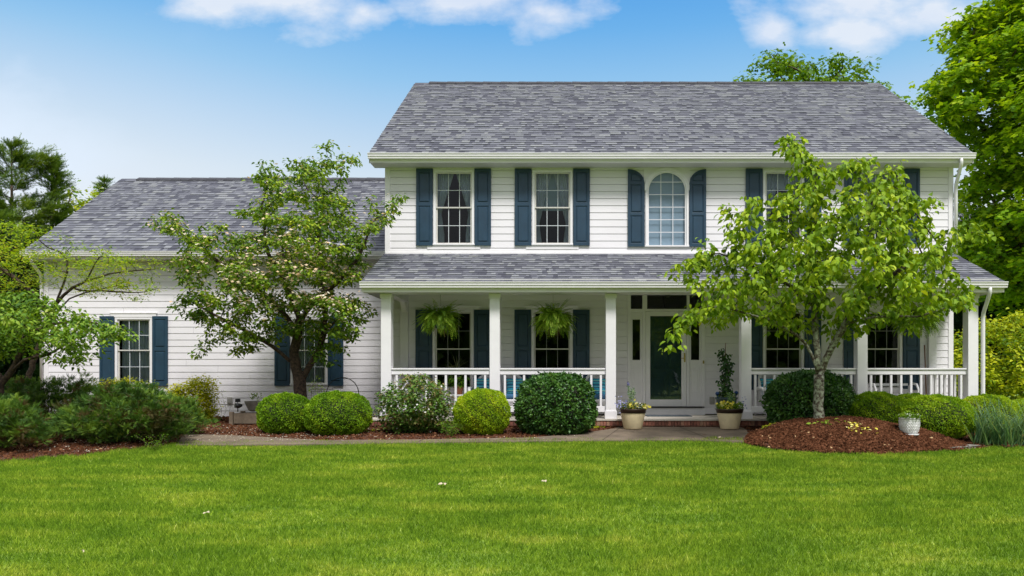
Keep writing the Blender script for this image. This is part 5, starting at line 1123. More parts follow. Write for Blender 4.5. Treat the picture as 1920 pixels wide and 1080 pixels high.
def bush(name, label, cat, poly, D, thick, base_px, nst, mat, cfg, group=None, step=.07, natt=260, rroot=.012, tp=1, fill=50, infl=1.0, kill=.09, bark='bark_brown', rtip=.0022):
    pts = []; bx = PXx(base_px, D); zb = float(hz(bx, D)); b = Vector((bx, D, zb))
    limbs = [[b, b + Vector((0, 0, .12))]]
    for k in range(nst):
        a = 6.28 * k / nst; w_ = rng.uniform(.1, .3); limbs.append([b + Vector((0, 0, .02)), b + Vector((math.cos(a) * w_, math.sin(a) * w_ * .7, .25))])
    att = sample_crown(poly, natt, D, thick, fill); att = att[att[:, 2] > zb + .05]
    return tree(name, label, cat, b, limbs, att, rroot, rtip, M[bark], [dict(mat=mat, **cfg)], step=step, infl=infl, kill=kill, group=group, iters=70, tp=tp, flare=1.1, p=2.0)
# weigela left of the porch
t3, n3, k3, r3_ = bush('weigela_bush', 'loose bush with reddish leaves and small white flowers before the left porch post', 'shrub',
    [(706, 745), (720, 725), (745, 712), (760, 702), (790, 700), (820, 712), (842, 735), (852, 765), (850, 805), (800, 813), (720, 808), (704, 785)], 12.85, .62, 780, 9, M['L_rose'], dict(rmax=.011, k=14, spread=.05, L=.066, W=.038, droop=.25, tpl='leaf6', jitter=.6, flat=.8, clump=.5), natt=560, step=.06)
tips = [i for i in range(len(n3)) if not k3[i]]; pk = rng.choice(tips, 90); az = rng.uniform(0, 6.28, 90)
leaves('flowers', n3[pk] + rng.normal(0, .04, (90, 3)) + [0, -.03, 0], np.stack([np.cos(az), np.sin(az), rng.normal(0, .4, 90)], 1), np.stack([rng.normal(0, .5, 90), -np.ones(90), rng.normal(.4, .3, 90)], 1), .034, .034, rng.uniform(0, 1, 90), M['L_white'], t3, 'bract')['kind'] = 'stuff'
sprigs = rng.choice(tips, 26); Pm, Am, Nn_ = [], [], []
mS = MB()
for i in sprigs:                                    # reddish shoots standing above the bush
    p0 = Vector(n3[i]); 
    if p0.z < 1.15: continue
    p1 = p0 + Vector((rng.normal(0, .05), rng.normal(0, .04), rng.uniform(.06, .16))); mS.tube([p0, p1], .003, 3)
    for k in range(5): Pm.append(p0.lerp(p1, .4 + .15 * k)); Am.append((rng.normal(), rng.normal(), .3)); Nn_.append((rng.normal(0, .4), rng.normal(0, .4), 1))
if Pm: leaves('shoot_leaves', np.array([tuple(p) for p in Pm]), Am, Nn_, .04, .02, rng.uniform(.6, .85, len(Pm)), M['L_rose'], t3, 'tri2'); mS.build('shoot', M['bark_brown'], t3)
bush('small_shrub', 'small feathery green sprig growing left of the yellow green boxwood ball', 'shrub', [(826, 800), (835, 785), (850, 782), (862, 795), (860, 812), (830, 814)], 12.35, .15, 845, 5, M['L_far'], dict(rmax=.006, k=7, spread=.02, L=.03, W=.012, droop=-.3, tpl='tri2', jitter=.6, flat=1, shift=.25), natt=90, step=.035, kill=.04, rroot=.006)
# golden shrubs against the garage wall
for (pl, bx, lab) in (([(190, 712), (215, 706), (240, 712), (262, 704), (292, 708), (298, 735), (280, 790), (200, 790), (186, 740)], 245, 'yellow green shrub under the left garage window, behind the juniper'),
                      ([(312, 728), (330, 718), (348, 722), (350, 745), (345, 790), (318, 790), (308, 750)], 332, 'small yellow green shrub just right of the left garage window'),
                      ([(352, 712), (378, 705), (400, 710), (408, 730), (402, 760), (396, 800), (365, 800), (362, 760), (350, 735)], 383, 'upright yellow green shrub on the white wall left of the stone trough')):
    bush('golden_shrub', lab, 'shrub', pl, 15.2, .3, bx, 6, M['L_gold'], dict(rmax=.013, k=34, spread=.055, L=.06, W=.036, droop=.1, tpl='tri2', jitter=.6, flat=.9, shift=.18), group='golden shrubs along the garage wall', natt=220, step=.06)
# tall golden shrub right of the porch
bush('golden_shrub', 'tall wide shrub with golden yellow leaf tips beyond the right end of the porch', 'shrub', [(1752, 680), (1770, 665), (1765, 640), (1785, 615), (1810, 622), (1835, 600), (1850, 588), (1880, 600), (1905, 585), (1960, 590), (2060, 600), (2080, 750), (1760, 752), (1748, 715)], 16.6, 1.2, 1880, 12, M['L_gold'], dict(rmax=.014, k=10, spread=.09, L=.105, W=.062, droop=.2, tpl='leaf6', jitter=.5, flat=.7, shift=-.12, clump=.65), natt=900, step=.09, kill=.12, infl=1.6, rroot=.03, fill=60)

# junipers
def juniper(label, poly, D, thick, bpx, natt, seed):
    rs = np.random.default_rng(seed); bx = PXx(bpx, D); zb = float(hz(bx, D)); b = Vector((bx, D, zb))
    limbs = [[b, b + Vector((0, 0, .08))]]
    for k in range(9):
        a = 6.28 * k / 9; limbs.append([b, b + Vector((math.cos(a) * .3, math.sin(a) * .25, .12)), b + Vector((math.cos(a) * .6, math.sin(a) * .45, .22))])
    att = sample_crown(poly, natt, D, thick, 40); att = att[att[:, 2] > zb + .10]
    t = empty('juniper_shrub', b, label, 'shrub', 'spreading junipers in the left bed')
    nodes, par = grow(limbs, att, .085, 1.6, .10, 80, .05); r, kids = radii(nodes, par, .03, .003)
    branches('stems', nodes, kids, r, M['bark_brown'], t, minr=.004)
    pos0, sid0 = leaf_sites(nodes, kids, r, .014, 1); keep = rng.uniform(0, 1, len(sid0)) < np.array([1.0 if not kids[i] else .75 for i in sid0]); sid = np.repeat(sid0[keep], 24); n = len(sid); c = np.array(b)
    out = unit(nodes[sid] - c); ctr = nodes[sid] + np.repeat(rng.normal(0, .03, (n // 24, 3)), 24, 0)
    dv = unit(rng.normal(0, 1, (n, 3)) + out * .45 + [0, -.1, .55]); rad = np.repeat(rng.uniform(.05, .11, n // 24), 24) * rng.uniform(.2, 1.0, n)
    pos = ctr + dv * rad[:, None] * [1.15, 1.15, .8]; A = dv + rng.normal(0, .35, (n, 3)) + out * .5
    h = (np.floor(nodes / .34).astype(int) * np.array([73, 151, 283])).sum(1) % 997 / 997.; tf_ = np.repeat(rng.uniform(0, 1, n // 24), 24)
    rnd = np.clip(.06 + .18 * h[sid] + .62 * tf_ ** 1.3 + .22 * rng.uniform(0, 1, n), 0, 1); rnd = np.where((h[sid] < .13) | (tf_ < .06), rnd * .25, rnd)
    leaves('foliage', pos, A, np.stack([rng.normal(0, .6, n), rng.normal(-.3, .6, n), np.ones(n)], 1), rng.uniform(.05, .10, n), .10, rnd, M['L_jun'], t, 'spray')
juniper('dark green juniper at the left edge of the bed, cut by the photo edge', [(-90, 740), (-40, 735), (0, 742), (40, 750), (72, 770), (95, 800), (90, 838), (20, 850), (-90, 855)], 11.0, .8, -10, 900, 21)
juniper('wide dark green juniper at the front of the left bed, nearest the walkway end', [(92, 790), (120, 765), (150, 750), (200, 725), (240, 722), (290, 728), (320, 750), (350, 770), (365, 795), (350, 815), (300, 822), (200, 835), (110, 832)], 11.6, .8, 220, 1400, 22)
juniper('dark green juniper with brown patches behind the front junipers', [(0, 722), (40, 712), (100, 708), (130, 712), (172, 708), (185, 730), (210, 745), (200, 800), (20, 800), (-20, 760)], 12.9, .6, 90, 800, 23)
juniper('small juniper reaching toward the walkway, right of the wide one', [(300, 745), (330, 742), (365, 752), (380, 775), (378, 800), (360, 812), (310, 800), (290, 770)], 12.6, .35, 335, 380, 24)
bush('small_shrub', 'tiny green seedling on the mulch at the lawn edge below the juniper', 'shrub', [(280, 835), (290, 828), (302, 832), (300, 840), (282, 841)], 10.75, .08, 291, 4, M['L_far'], dict(rmax=.006, k=5, spread=.015, L=.03, W=.014, droop=-.2, tpl='tri2', jitter=.6, flat=1), natt=40, step=.03, kill=.035, rroot=.004)

# iris clump at the right
def blades(name, label, cat, px0, px1, D0, D1, n, Lr, mat, w_=.018, seed=3, lean=.45, group=None, hfun=hz, center=None, up=1.0, curl=.5):
    rs = np.random.default_rng(seed); mb = MB(); rn = []
    cx = PXx((px0 + px1) / 2, (D0 + D1) / 2) if center is None else center[0]; cy = (D0 + D1) / 2 if center is None else center[1]
    zb = float(hfun(cx, cy)) if center is None else center[2]
    t = empty(name, (cx, cy, zb), label, cat, group)
    for k in range(n):
        if center is None: D = rs.uniform(D0, D1); x = PXx(rs.uniform(px0, px1), D); z = float(hfun(x, D)); y = D
        else: x, y, z = cx + rs.normal(0, .012), cy + rs.normal(0, .012), zb
        a = rs.uniform(0, 6.28); L = rs.uniform(*Lr); ln = lean * rs.uniform(.3, 1.3); d = Vector((math.cos(a), math.sin(a), 0)); q = Vector((-d.y, d.x, 0)); p = Vector((x, y, z)); di = (Vector((0, 0, up)) + d * ln).normalized(); b = len(mb.v); ww = w_ * rs.uniform(.6, 1.2); r_ = rs.uniform()
        sgn = 6
        for s in range(sgn + 1):
            f = s / sgn; wd = ww * (1 - f ** 2.2) * .5 + .0006
            tw = q * math.cos(f * .8 + a) + d * math.sin(f * .8 + a) * .6
            mb.v += [tuple(p - tw * wd), tuple(p + tw * wd)]; p = p + di * (L / sgn); di = (di + Vector((0, 0, -curl * f * ln)) + d * .12 * ln).normalized()
        for s in range(sgn): mb.face((b + 2 * s, b + 2 * s + 1, b + 2 * s + 3, b + 2 * s + 2), True); rn.append(r_)
    o = mb.build('leaves', mat, t); at = o.data.attributes.new('rnd', 'FLOAT', 'FACE'); at.data.foreach_set('value', np.array(rn, np.float32)); return t
blades('iris_clump', 'clump of long blue green sword leaves between the boxwoods and the lawn', 'plant', 1822, 1885, 11.2, 11.9, 230, (.50, .86), M['L_iris'], .042, 3, .5)
blades('iris_clump', 'clump of long green sword leaves cut by the right edge of the photo', 'plant', 1885, 1975, 11.1, 11.9, 240, (.48, .84), M['L_iris'], .042, 4, .55)
o_t = None

# ------------------------------------------------------------------ things on and by the porch
def fern(px, pyc, D, label, pyhook, w_=1.0, seed=0):
    rs = np.random.default_rng(seed + 90); c = P(px, pyc, D); top = 3.42; c.z += .03
    t = empty('hanging_fern', (c.x, D, c.z - .12), label, 'hanging plant', 'ferns hanging from the porch ceiling')
    MB().lathe([(.03, c.z - .17), (.10, c.z - .16), (.13, c.z - .08), (.145, c.z), (.15, c.z + .005)], c.x, D, 20).build('basket', M['dgreen'], t)
    h = MB(); h.tube([(c.x, D, c.z + .30), (c.x, D, top)], .005, 6)
    for k in range(3): a = k * 2.094 + .4; h.tube([(c.x, D, c.z + .31), (c.x + .145 * math.cos(a), D + .145 * math.sin(a), c.z)], .004, 5)
    h.build('hanger', M['cord'], t)
    Pp, A, Nm, L, rn = [], [], [], [], []; m = MB()
    for f in range(210):
        a = rs.uniform(0, 6.28); ln = rs.uniform(.34, .56) * w_; up = rs.uniform(-.2, 1.6) if f > 26 else rs.uniform(1.8, 3.2); di = Vector((math.cos(a), math.sin(a), up)).normalized(); p = Vector((c.x + .06 * math.cos(a), D + .06 * math.sin(a), c.z + .01)); rr = rs.uniform(); pts = [p.copy()]; ns = 15; fall = rs.uniform(.07, .19)
        for s in range(ns):
            p = p + di * ln / ns; di = (di + Vector((0, 0, -fall))).normalized(); pts.append(p.copy()); sd_ = di.cross(Vector((0, 0, 1))); sd_ = sd_.normalized() if sd_.length > .05 else Vector((math.sin(a), -math.cos(a), 0))
            fr = (s + 1) / ns; l = .062 * math.sin(math.pi * min(1, .12 + fr * .9)) ** .7 + .01
            for sg in (-1, 1): Pp.append(tuple(p)); A.append(tuple(sd_ * sg + di * .45 + Vector((0, 0, -.15)))); Nm.append(tuple(di.cross(sd_) + Vector(rs.normal(0, .2, 3)))); L.append(l); rn.append(np.clip(.6 * rr + .4 * rs.uniform(), 0, 1))
        m.tube(pts[::3] + [pts[-1]], .0022, 3, cap=False)
    leaves('fronds', np.array(Pp), A, Nm, np.array(L), .020, np.array(rn), M['L_fern'], t, 'tri2'); m.build('frond_stems', M['L_fern'], t)
    # hanging brown runners
    q = MB()
    for k in range(14): a = rs.uniform(0, 6.28); x, y = c.x + .13 * math.cos(a), D + .13 * math.sin(a); q.tube([(x, y, c.z), (x + rs.normal(0, .02), y, c.z - rs.uniform(.25, .36))], .002, 3)
    q.build('runners', M['brown'], t)
fern(826, 603, 14.3, 'bushy green fern hanging in front of the leftmost ground floor window', 560, 1.0, 1)
fern(1037, 603, 14.3, 'bushy green fern hanging between the second and third porch posts', 560, 1.0, 2)
fern(1717, 603, 14.3, 'bushy green fern hanging at the right end of the porch, partly behind the dogwood', 560, 1.0, 3)

def wicker(px, D, W, label, pillows, rz=0, loveseat=False, cushion=True, top=.94):
    x = PXx(px, D); t = empty('wicker_loveseat' if loveseat else 'wicker_chair', (x, D, FLOOR), label, 'loveseat' if loveseat else 'chair', None if loveseat else 'white wicker chairs on the porch', rz)
    hw = W / 2; dp = .52
    def back(u, v): # u -1..1, v 0..1
        H = .34 + (top - .34) * (max(0, 1 - abs(u) ** 2.6)) ** .5 * 1.0; z = .30 + v * (H - .30)
        return (u * hw, .24 - .30 * abs(u) ** 3 * (.5 if loveseat else 1) + .10 * (z - .3), z)
    m = MB(); nu = int(W / .022); 
    for i in range(nu + 1):
        u = -1 + 2 * i / nu; u = max(-.985, min(.985, u)); m.tube([back(u, v) for v in (0, .25, .5, .75, 1)], .0075, 3, cap=False)
    z = .32
    while z < top:
        pts = []
        for i in range(25):
            u = -1 + 2 * i / 24; H = .34 + (top - .34) * (max(0, 1 - abs(u) ** 2.6)) ** .5
            if z < H: pts.append(back(u, (z - .30) / (H - .30)))
        if len(pts) > 2 and not (.60 < (z - .3) / (top - .3) < .66): m.tube(pts, .0085, 3, cap=False)
        z += .018 if (z < .55 or z > .80) else .026
    m.build('backrest', M['wicker'], t, local=True)
    MB().tube([back(-1 + 2 * i / 32, 1) for i in range(33)], .034, 8).build('back_rim', M['wicker'], t, local=True)
    s = MB().box(-hw + .03, hw - .03, -.28, .22, .30, .36); s.build('seat', M['wicker'], t, local=True, bevel=.02)
    k = MB()                                                    # woven skirt
    for i in range(int(W / .024)): xx_ = -hw + .04 + i * .024; k.tube([(xx_, -.285, .30), (xx_, -.285, .13)], .005, 3, cap=False)
    for i in range(7): k.tube([(-hw + .04, -.287, .30 - i * .027), (hw - .04, -.287, .30 - i * .027)], .006, 3, cap=False)
    k.build('skirt', M['wicker'], t, local=True)
    for sg in (-1, 1):
        MB().tube([(sg * (hw - .01), .18, .56), (sg * (hw + .02), .0, .58), (sg * (hw + .02), -.2, .57), (sg * (hw), -.29, .50), (sg * (hw - .02), -.30, .30)], [.03, .036, .036, .03, .022], 8).build('arm', M['wicker'], t, local=True)
        a_ = MB()
        for i in range(14): yy_ = .16 - i * .032; a_.tube([(sg * hw, yy_, .55), (sg * (hw - .02), yy_, .33)], .0055, 3, cap=False)
        for i in range(6): a_.tube([(sg * (hw - .005), .18, .36 + i * .035), (sg * (hw - .005), -.27, .36 + i * .035)], .0055, 3, cap=False)
        a_.build('arm_panel', M['wicker'], t, local=True)
        for yy_ in (-.27, .22): MB().tube([(sg * (hw - .04), yy_, .32), (sg * (hw - .02), yy_ * 1.08, .0)], [.02, .015], 8).build('leg', M['wicker'], t, local=True)
    rt = mathutils.Matrix.Rotation(rz, 3, 'Z')
    if cushion:
        o = MB().box(-hw + .05, hw - .05, -.29, .18, 0, .10).build('seat_cushion', M['cushion'], None, (0, 0, 0), bevel=.03); o.rotation_euler.z = rz; o.location = (x, D, FLOOR + .362)
        tag(o, 'blue seat cushion ' + label.split(',')[1].strip(), 'cushion')
    for (ux, lb) in pillows:
        m = MB(); n = 12; s = .19
        for sgn in (1, -1):
            b = len(m.v)
            for j in range(n + 1):
                for i in range(n + 1):
                    u, v = -1 + 2 * i / n, -1 + 2 * j / n; th = .075 * ((1 - u ** 4) * (1 - v ** 4)) ** .6; r_ = 1 - .06 * (1 - abs(u)) * abs(v) - .06 * (1 - abs(v)) * abs(u)
                    m.v.append((u * s * r_, sgn * -th, v * s * r_))
            for j in range(n):
                for i in range(n): a = b + j * (n + 1) + i; m.face((a, a + 1, a + n + 2, a + n + 1) if sgn > 0 else (a, a + n + 1, a + n + 2, a + 1), True)
        o = m.build('striped_pillow', M['pillow'], None, (0, 0, 0)); off = rt @ Vector((ux, .06, 0)); o.location = (x + off.x, D + off.y, FLOOR + .46 + .145); o.rotation_euler = (R(-14), 0, rz); tag(o, lb, 'pillow', 'striped pillows on the wicker seats')
wicker(783, 14.85, .56, 'white wicker chair behind the weigela bush, leftmost on the porch', [], R(8), cushion=False)
wicker(936, 14.85, 1.16, 'white wicker loveseat, behind the second porch post', [(-.36, 'blue and teal striped pillow at the left end of the wicker loveseat'), (.33, 'blue and teal striped pillow at the right end of the wicker loveseat')], 0, True)
wicker(1117, 14.8, .60, 'white wicker chair, between the big holly and the third porch post', [(.03, 'blue and teal striped pillow on the chair left of the third porch post')], R(-14))
wicker(1450, 14.8, .62, 'white wicker chair, right of the steps behind the dark holly', [(-.06, 'blue and teal striped pillow on the chair right of the steps')], R(10))

def low_table():
    D = 14.75; x = PXx(860, D); zt = FLOOR + .45; t = empty('side_table', (x, D, FLOOR), 'low white side table behind the railing, left of the loveseat', 'table')
    MB().box(x - .21, x + .21, D - .18, D + .18, zt - .025, zt).build('tabletop', M['wicker'], t, bevel=.006)
    for sx in (-1, 1):
        for sy in (-1, 1): MB().tube([(x + sx * .18, D + sy * .15, FLOOR), (x + sx * .17, D + sy * .14, zt - .026)], .014, 6).build('leg', M['wicker'], t)
    p = empty('potted_plant', (x, D, zt), 'terracotta pot with leafy green plant on the low white table', 'plant')
    MB().lathe([(.07, zt), (.10, zt + .14), (.11, zt + .14), (.11, zt + .17), (.098, zt + .17), (.095, zt + .15)], x, D, 22).build('pot', M['terra'], p)
    m = MB().lathe([(.001, zt + .145), (.096, zt + .146)], x, D, 20); m.build('soil', M['soil'], p)
    n = 160; a = rng.uniform(0, 6.28, n); rr_ = rng.uniform(.02, .2, n); z = zt + .17 + rng.uniform(0, .22, n)
    leaves('foliage', np.stack([x + rr_ * np.cos(a), D + rr_ * np.sin(a) * .7, z], 1), np.stack([np.cos(a), np.sin(a), rng.normal(-.2, .4, n)], 1), np.stack([rng.normal(0, .4, n), rng.normal(0, .4, n), np.ones(n)], 1), .1, .045, rng.uniform(0, .6, n), M['L_far'], p, 'leaf6')
    blades('spiky_plant', 'spiky pale green dracaena rising above the porch rail, left of the loveseat', 'plant', 0, 0, 0, 0, 34, (.30, .44), M['L_drac'], .016, 8, 1.6, center=(PXx(853, D), D + .1, zt + .50), curl=.14)
    MB().tube([(PXx(853, D), D + .1, zt + .15), (PXx(853, D), D + .1, zt + .51)], .014, 6).build('stem', M['bark_brown'], bpy.data.objects['spiky_plant'])
low_table()
def bench():
    D = 14.85; x0, x1 = PXx(1633, D), PXx(1712, D); t = empty('glider_bench', ((x0 + x1) / 2, D, FLOOR), 'low white bench with curved arms behind the rail at the right end of the porch', 'bench')
    for zz in (.34, .44, .54, .63): MB().box(x0 + .03, x1 - .03, D + .16, D + .175, FLOOR + zz, FLOOR + zz + (.05 if zz > .6 else .02)).build('back_slat', M['wicker'], t)
    MB().box(x0 + .02, x1 - .02, D - .22, D + .17, FLOOR + .36, FLOOR + .39).build('seat', M['wicker'], t, bevel=.005)
    for x in (x0, x1):
        MB().tube([(x, D + .17, FLOOR), (x, D + .17, FLOOR + .62), (x, D + .05, FLOOR + .68), (x, D - .15, FLOOR + .66), (x, D - .23, FLOOR + .56), (x, D - .21, FLOOR)], .024, 8).build('arm', M['wicker'], t)
bench()
def pole():
    D = 15.2; x = PXx(1737, D); t = empty('wooden_broom', (x, D, FLOOR), 'brown wooden broom standing against the white wall at the right end of the porch', 'broom')
    MB().tube([(x, D, FLOOR + .3), (x + .01, D + .1, FLOOR + 1.5)], .014, 8).build('handle', M['brown'], t); MB().box(x - .05, x + .05, D - .035, D + .02, FLOOR, FLOOR + .3).build('head', M['terra'], t, bevel=.012)
pole()
# doormat
o = MB().box(PXx(1211, 14.9), PXx(1294, 14.9), 14.62, 15.12, FLOOR + .001, FLOOR + .016).build('doormat', M['mat'], None, (PXx(1252, 14.9), 14.9, FLOOR), bevel=.004); tag(o, 'dark blue grey doormat at the front door', 'doormat')

def cream_pot(px, side, lab, seed):
    b = hit(px, 806 if side < 0 else 805.5); b = Vector((b.x, 13.42, float(gz(0, 13.42)) + .036)); b.x = PXx(px, 13.42); x, y, z = b; rs = np.random.default_rng(seed)
    t = empty('flower_pot', b, lab, 'flower pot', 'cream pots flanking the steps')
    MB().lathe([(.165, z), (.172, z + .012), (.232, z + .285), (.232, z + .30)], x, y, 40).build('pot', M['cream'], t)
    MB().lathe([(.232, z + .30), (.243, z + .30), (.256, z + .352), (.262, z + .372), (.252, z + .378), (.232, z + .35), (.225, z + .335)], x, y, 40).build('rim', M['rim'], t)
    MB().lathe([(.001, z + .352), (.226, z + .346)], x, y, 24).build('soil', M['soil'], t)
    zt = z + .35
    n = 420; a = rs.uniform(0, 6.28, n); r = .24 * np.sqrt(rs.uniform(0, 1, n)); h = rs.uniform(0, .11, n)
    leaves('foliage', np.stack([x + r * np.cos(a), y + r * np.sin(a), zt + h], 1), np.stack([np.cos(a), np.sin(a), rs.normal(.4, .5, n)], 1), np.stack([rs.normal(0, .6, n), rs.normal(0, .6, n), np.ones(n)], 1), .05, .024, rs.uniform(.1, .9, n), M['L_rose'] if side < 0 else M['L_far'], t, 'tri2')
    def fl(nm, n, cx, cz, sx, sz, mat, L): 
        if n: leaves(nm, np.stack([x + cx + rs.normal(0, sx, n), y - .08 + rs.normal(0, .07, n), zt + cz + rs.normal(0, sz, n)], 1), rs.normal(0, 1, (n, 3)), np.stack([rs.normal(0, .4, n), -np.ones(n), rs.normal(.5, .3, n)], 1), L, L, rs.uniform(0, 1, n), mat, t, 'bract')['kind'] = 'stuff'
    m = MB(); Q = []
    if side < 0:
        fl('yellow_flowers', 26, -.03, .10, .06, .03, M['L_yel'], .045); fl('yellow_flowers', 16, .22, .07, .05, .015, M['L_yel'], .05); fl('blue_flowers', 60, -.22, .10, .07, .06, M['L_blue'], .03); fl('white_flowers', 18, .08, .08, .05, .03, M['L_white'], .035)
        for (dx, hh) in ((-.09, .46), (-.02, .40), (.03, .42), (-.05, .33)):
            m.tube([(x + dx * .4, y, zt), (x + dx, y, zt + hh)], .004, 4)
            for k in range(46): f = rs.uniform(.15, .95); Q.append((x + dx * (.4 + .6 * f), y, zt + hh * f))
        n = 30; leaves('blue_flowers', np.stack([x - .09 + rs.normal(0, .008, n), y + rs.normal(0, .008, n), zt + .46 + rs.uniform(-.01, .09, n)], 1), rs.normal(0, 1, (n, 3)), rs.normal(0, 1, (n, 3)), .028, .02, rs.uniform(0, .3, n), M['L_blue'], t, 'bract')
    else:
        fl('yellow_flowers', 60, -.07, .09, .085, .035, M['L_yel'], .055); fl('blue_flowers', 14, .25, .12, .04, .06, M['L_blue'], .025)
        for (dx, hh) in ((-.02, .30), (.04, .26), (.10, .22), (.0, .2), (.2, .14)):
            m.tube([(x + dx * .4, y, zt), (x + dx, y, zt + hh)], .004, 4)
            for k in range(50): f = rs.uniform(.15, 1); Q.append((x + dx * (.4 + .6 * f), y, zt + hh * f))
    m.build('stems', M['L_iris'], t); Q = np.array(Q); n = len(Q); a = rs.uniform(0, 6.28, n)
    leaves('stem_leaves', Q, np.stack([np.cos(a), np.sin(a), rs.normal(.5, .3, n)], 1), rs.normal(0, 1, (n, 3)) + [0, 0, 1], .055, .016, rs.uniform(.3, 1, n), M['L_iris'], t, 'tri2')
cream_pot(1186.5, -1, 'cream flower pot with tall blue and yellow flowers left of the front steps', 1)
cream_pot(1368, 1, 'cream flower pot with bright yellow pansies right of the front steps', 2)

def vine_pot():
    D = 14.45; x = PXx(1362, D); z = FLOOR; t = empty('climbing_plant', (x, D, z), 'dark leafy vine on a stake in a dark green planter beside the door', 'plant'); rs = np.random.default_rng(5)
    MB().lathe([(.15, z), (.155, z + .01), (.205, z + .36), (.225, z + .37), (.228, z + .40), (.205, z + .40), (.20, z + .36)], x, D, 32).build('pot', M['dgreen'], t)
    MB().lathe([(.001, z + .365), (.20, z + .362)], x, D, 24).build('soil', M['soil'], t)
    MB().tube([(x - .02, D, z + .36), (x - .02, D, z + 1.5)], .007, 6).build('stake', M['brown'], t)
    v = MB(); ps = []
    for k in range(3):
        pts = [Vector((x - .02 + .04 * math.cos(h_ * 9 + k * 2) + (.05 if h_ > .5 else 0) * math.sin(h_ * 4), D + .04 * math.sin(h_ * 9 + k * 2), z + .36 + h_)) for h_ in np.linspace(0, 1.02 - .1 * k, 26)]; v.tube(pts, .005, 4); ps += pts
    v.build('vine', M['bark_brown'], t); ps = np.array([tuple(p) for p in ps]); ps = np.repeat(ps, 5, 0); n = len(ps); a = rs.uniform(0, 6.28, n)
    ps = ps + np.stack([rs.normal(0, .055, n), rs.normal(0, .05, n), rs.normal(0, .03, n)], 1)
    leaves('foliage', ps, np.stack([np.cos(a), np.sin(a), -.7 + rs.normal(0, .3, n)], 1), np.stack([rs.normal(0, .4, n), -1 + rs.normal(0, .4, n), np.ones(n) * .7], 1), .075, .048, rs.uniform(0, .6, n), M['L_holly'], t, 'leaf6')
    n = 130; a = rs.uniform(0, 6.28, n); r = rs.uniform(.02, .2, n); leaves('low_leaves', np.stack([x + r * np.cos(a), D + r * np.sin(a), z + .38 + rs.uniform(0, .12, n)], 1), np.stack([np.cos(a), np.sin(a), rs.normal(0, .4, n)], 1), rs.normal(0, .6, (n, 3)) + [0, 0, 1], .06, .03, rs.uniform(.2, 1, n), M['L_far'], t, 'tri2')
    for px, dz in ((1345, .0), (1380.5, .015)):
        gx_ = PXx(px, D - .12); gz_ = PZ(738, D - .12) + dz; c = (gx_, D - .12, z + .38)
        g = MB(); g.lathe([(.001, gz_ - .041), (.02, gz_ - .036), (.036, gz_ - .02), (.042, gz_), (.036, gz_ + .02), (.02, gz_ + .036), (.001, gz_ + .041)], gx_, D - .12, 18); o = g.build('watering_globe', M['blueglass'], None, c)
        MB().tube([(gx_, D - .12, gz_ - .036), (gx_ + (x - gx_) * .12, D - .12, z + .37)], [.012, .007], 8).build('stem', M['blueglass'], o); tag(o, 'dark blue glass watering globe at the %s side of the green planter' % ('left' if px < 1360 else 'right'), 'watering globe', 'watering globes in the green planter')
vine_pot()

def woven_pot():
    px = 1705; D = hit(1705, 821).y + .12; x = PXx(px, D); z = float(hz(x, D)) + .005; zt = z + 31 * D / F; rs = np.random.default_rng(6); H = zt - z
    t = empty('white_planter', (x, D, z), 'white woven textured pot of pale green plants on the right slope of the mulch mound', 'flower pot')
    m = MB(); n = 44; prof = [(.085, 0), (.11, .06), (.132, .25), (.145, .5), (.150, .75), (.147, .93), (.152, .95), (.152, 1.0), (.141, 1.0), (.137, .9)]
    m.lathe([(r, z + H * .03 + h * H * .97) for r, h in prof], x, D, n)
    for row in range(9):                                       # basket-weave relief
        for k in range(26):
            h = .1 + row * .09; a = 2 * math.pi * (k + .5 * (row % 2)) / 26; rr = np.interp(h, [p[1] for p in prof[:8]], [p[0] for p in prof[:8]]) + .002; zc = z + H * h; 
            c = Vector((x + rr * math.cos(a), D + rr * math.sin(a), zc)); tg = Vector((-math.sin(a), math.cos(a), 0)) * .014; no = Vector((math.cos(a), math.sin(a), 0)) * .006; b = len(m.v); hh = Vector((0, 0, H * .036))
            m.v += [tuple(c - tg), tuple(c + tg), tuple(c + hh), tuple(c - hh), tuple(c + no)]
            for f in ((0, 3, 4), (3, 1, 4), (1, 2, 4), (2, 0, 4)): m.face(tuple(b + i for i in f))
    m.build('pot', M['whitepot'], t); MB().lathe([(.13, z - .012), (.14, z + .008), (.001, z + .01)], x, D, 30).build('saucer', M['whitepot'], t)
    n = 420; a = rs.uniform(0, 6.28, n); r = .18 * np.sqrt(rs.uniform(0, 1, n)); leaves('foliage', np.stack([x + r * np.cos(a), D + r * np.sin(a), zt - .01 + rs.uniform(0, .09, n) * (1.2 - r / .2)], 1), np.stack([np.cos(a), np.sin(a), rs.normal(.4, .4, n)], 1), rs.normal(0, .6, (n, 3)) + [0, 0, 1], .04, .025, rs.uniform(.2, 1, n), M['L_far'], t, 'tri2')
    n = 60; a = rs.uniform(0, 6.28, n); r = .17 * np.sqrt(rs.uniform(0, 1, n)); leaves('flowers', np.stack([x + r * np.cos(a), D + r * np.sin(a), zt + .02 + rs.uniform(0, .05, n)], 1), rs.normal(0, 1, (n, 3)), rs.normal(0, .6, (n, 3)) + [0, 0, 1], .02, .02, rs.uniform(0, 1, n), M['L_white'], t, 'bract')
woven_pot()

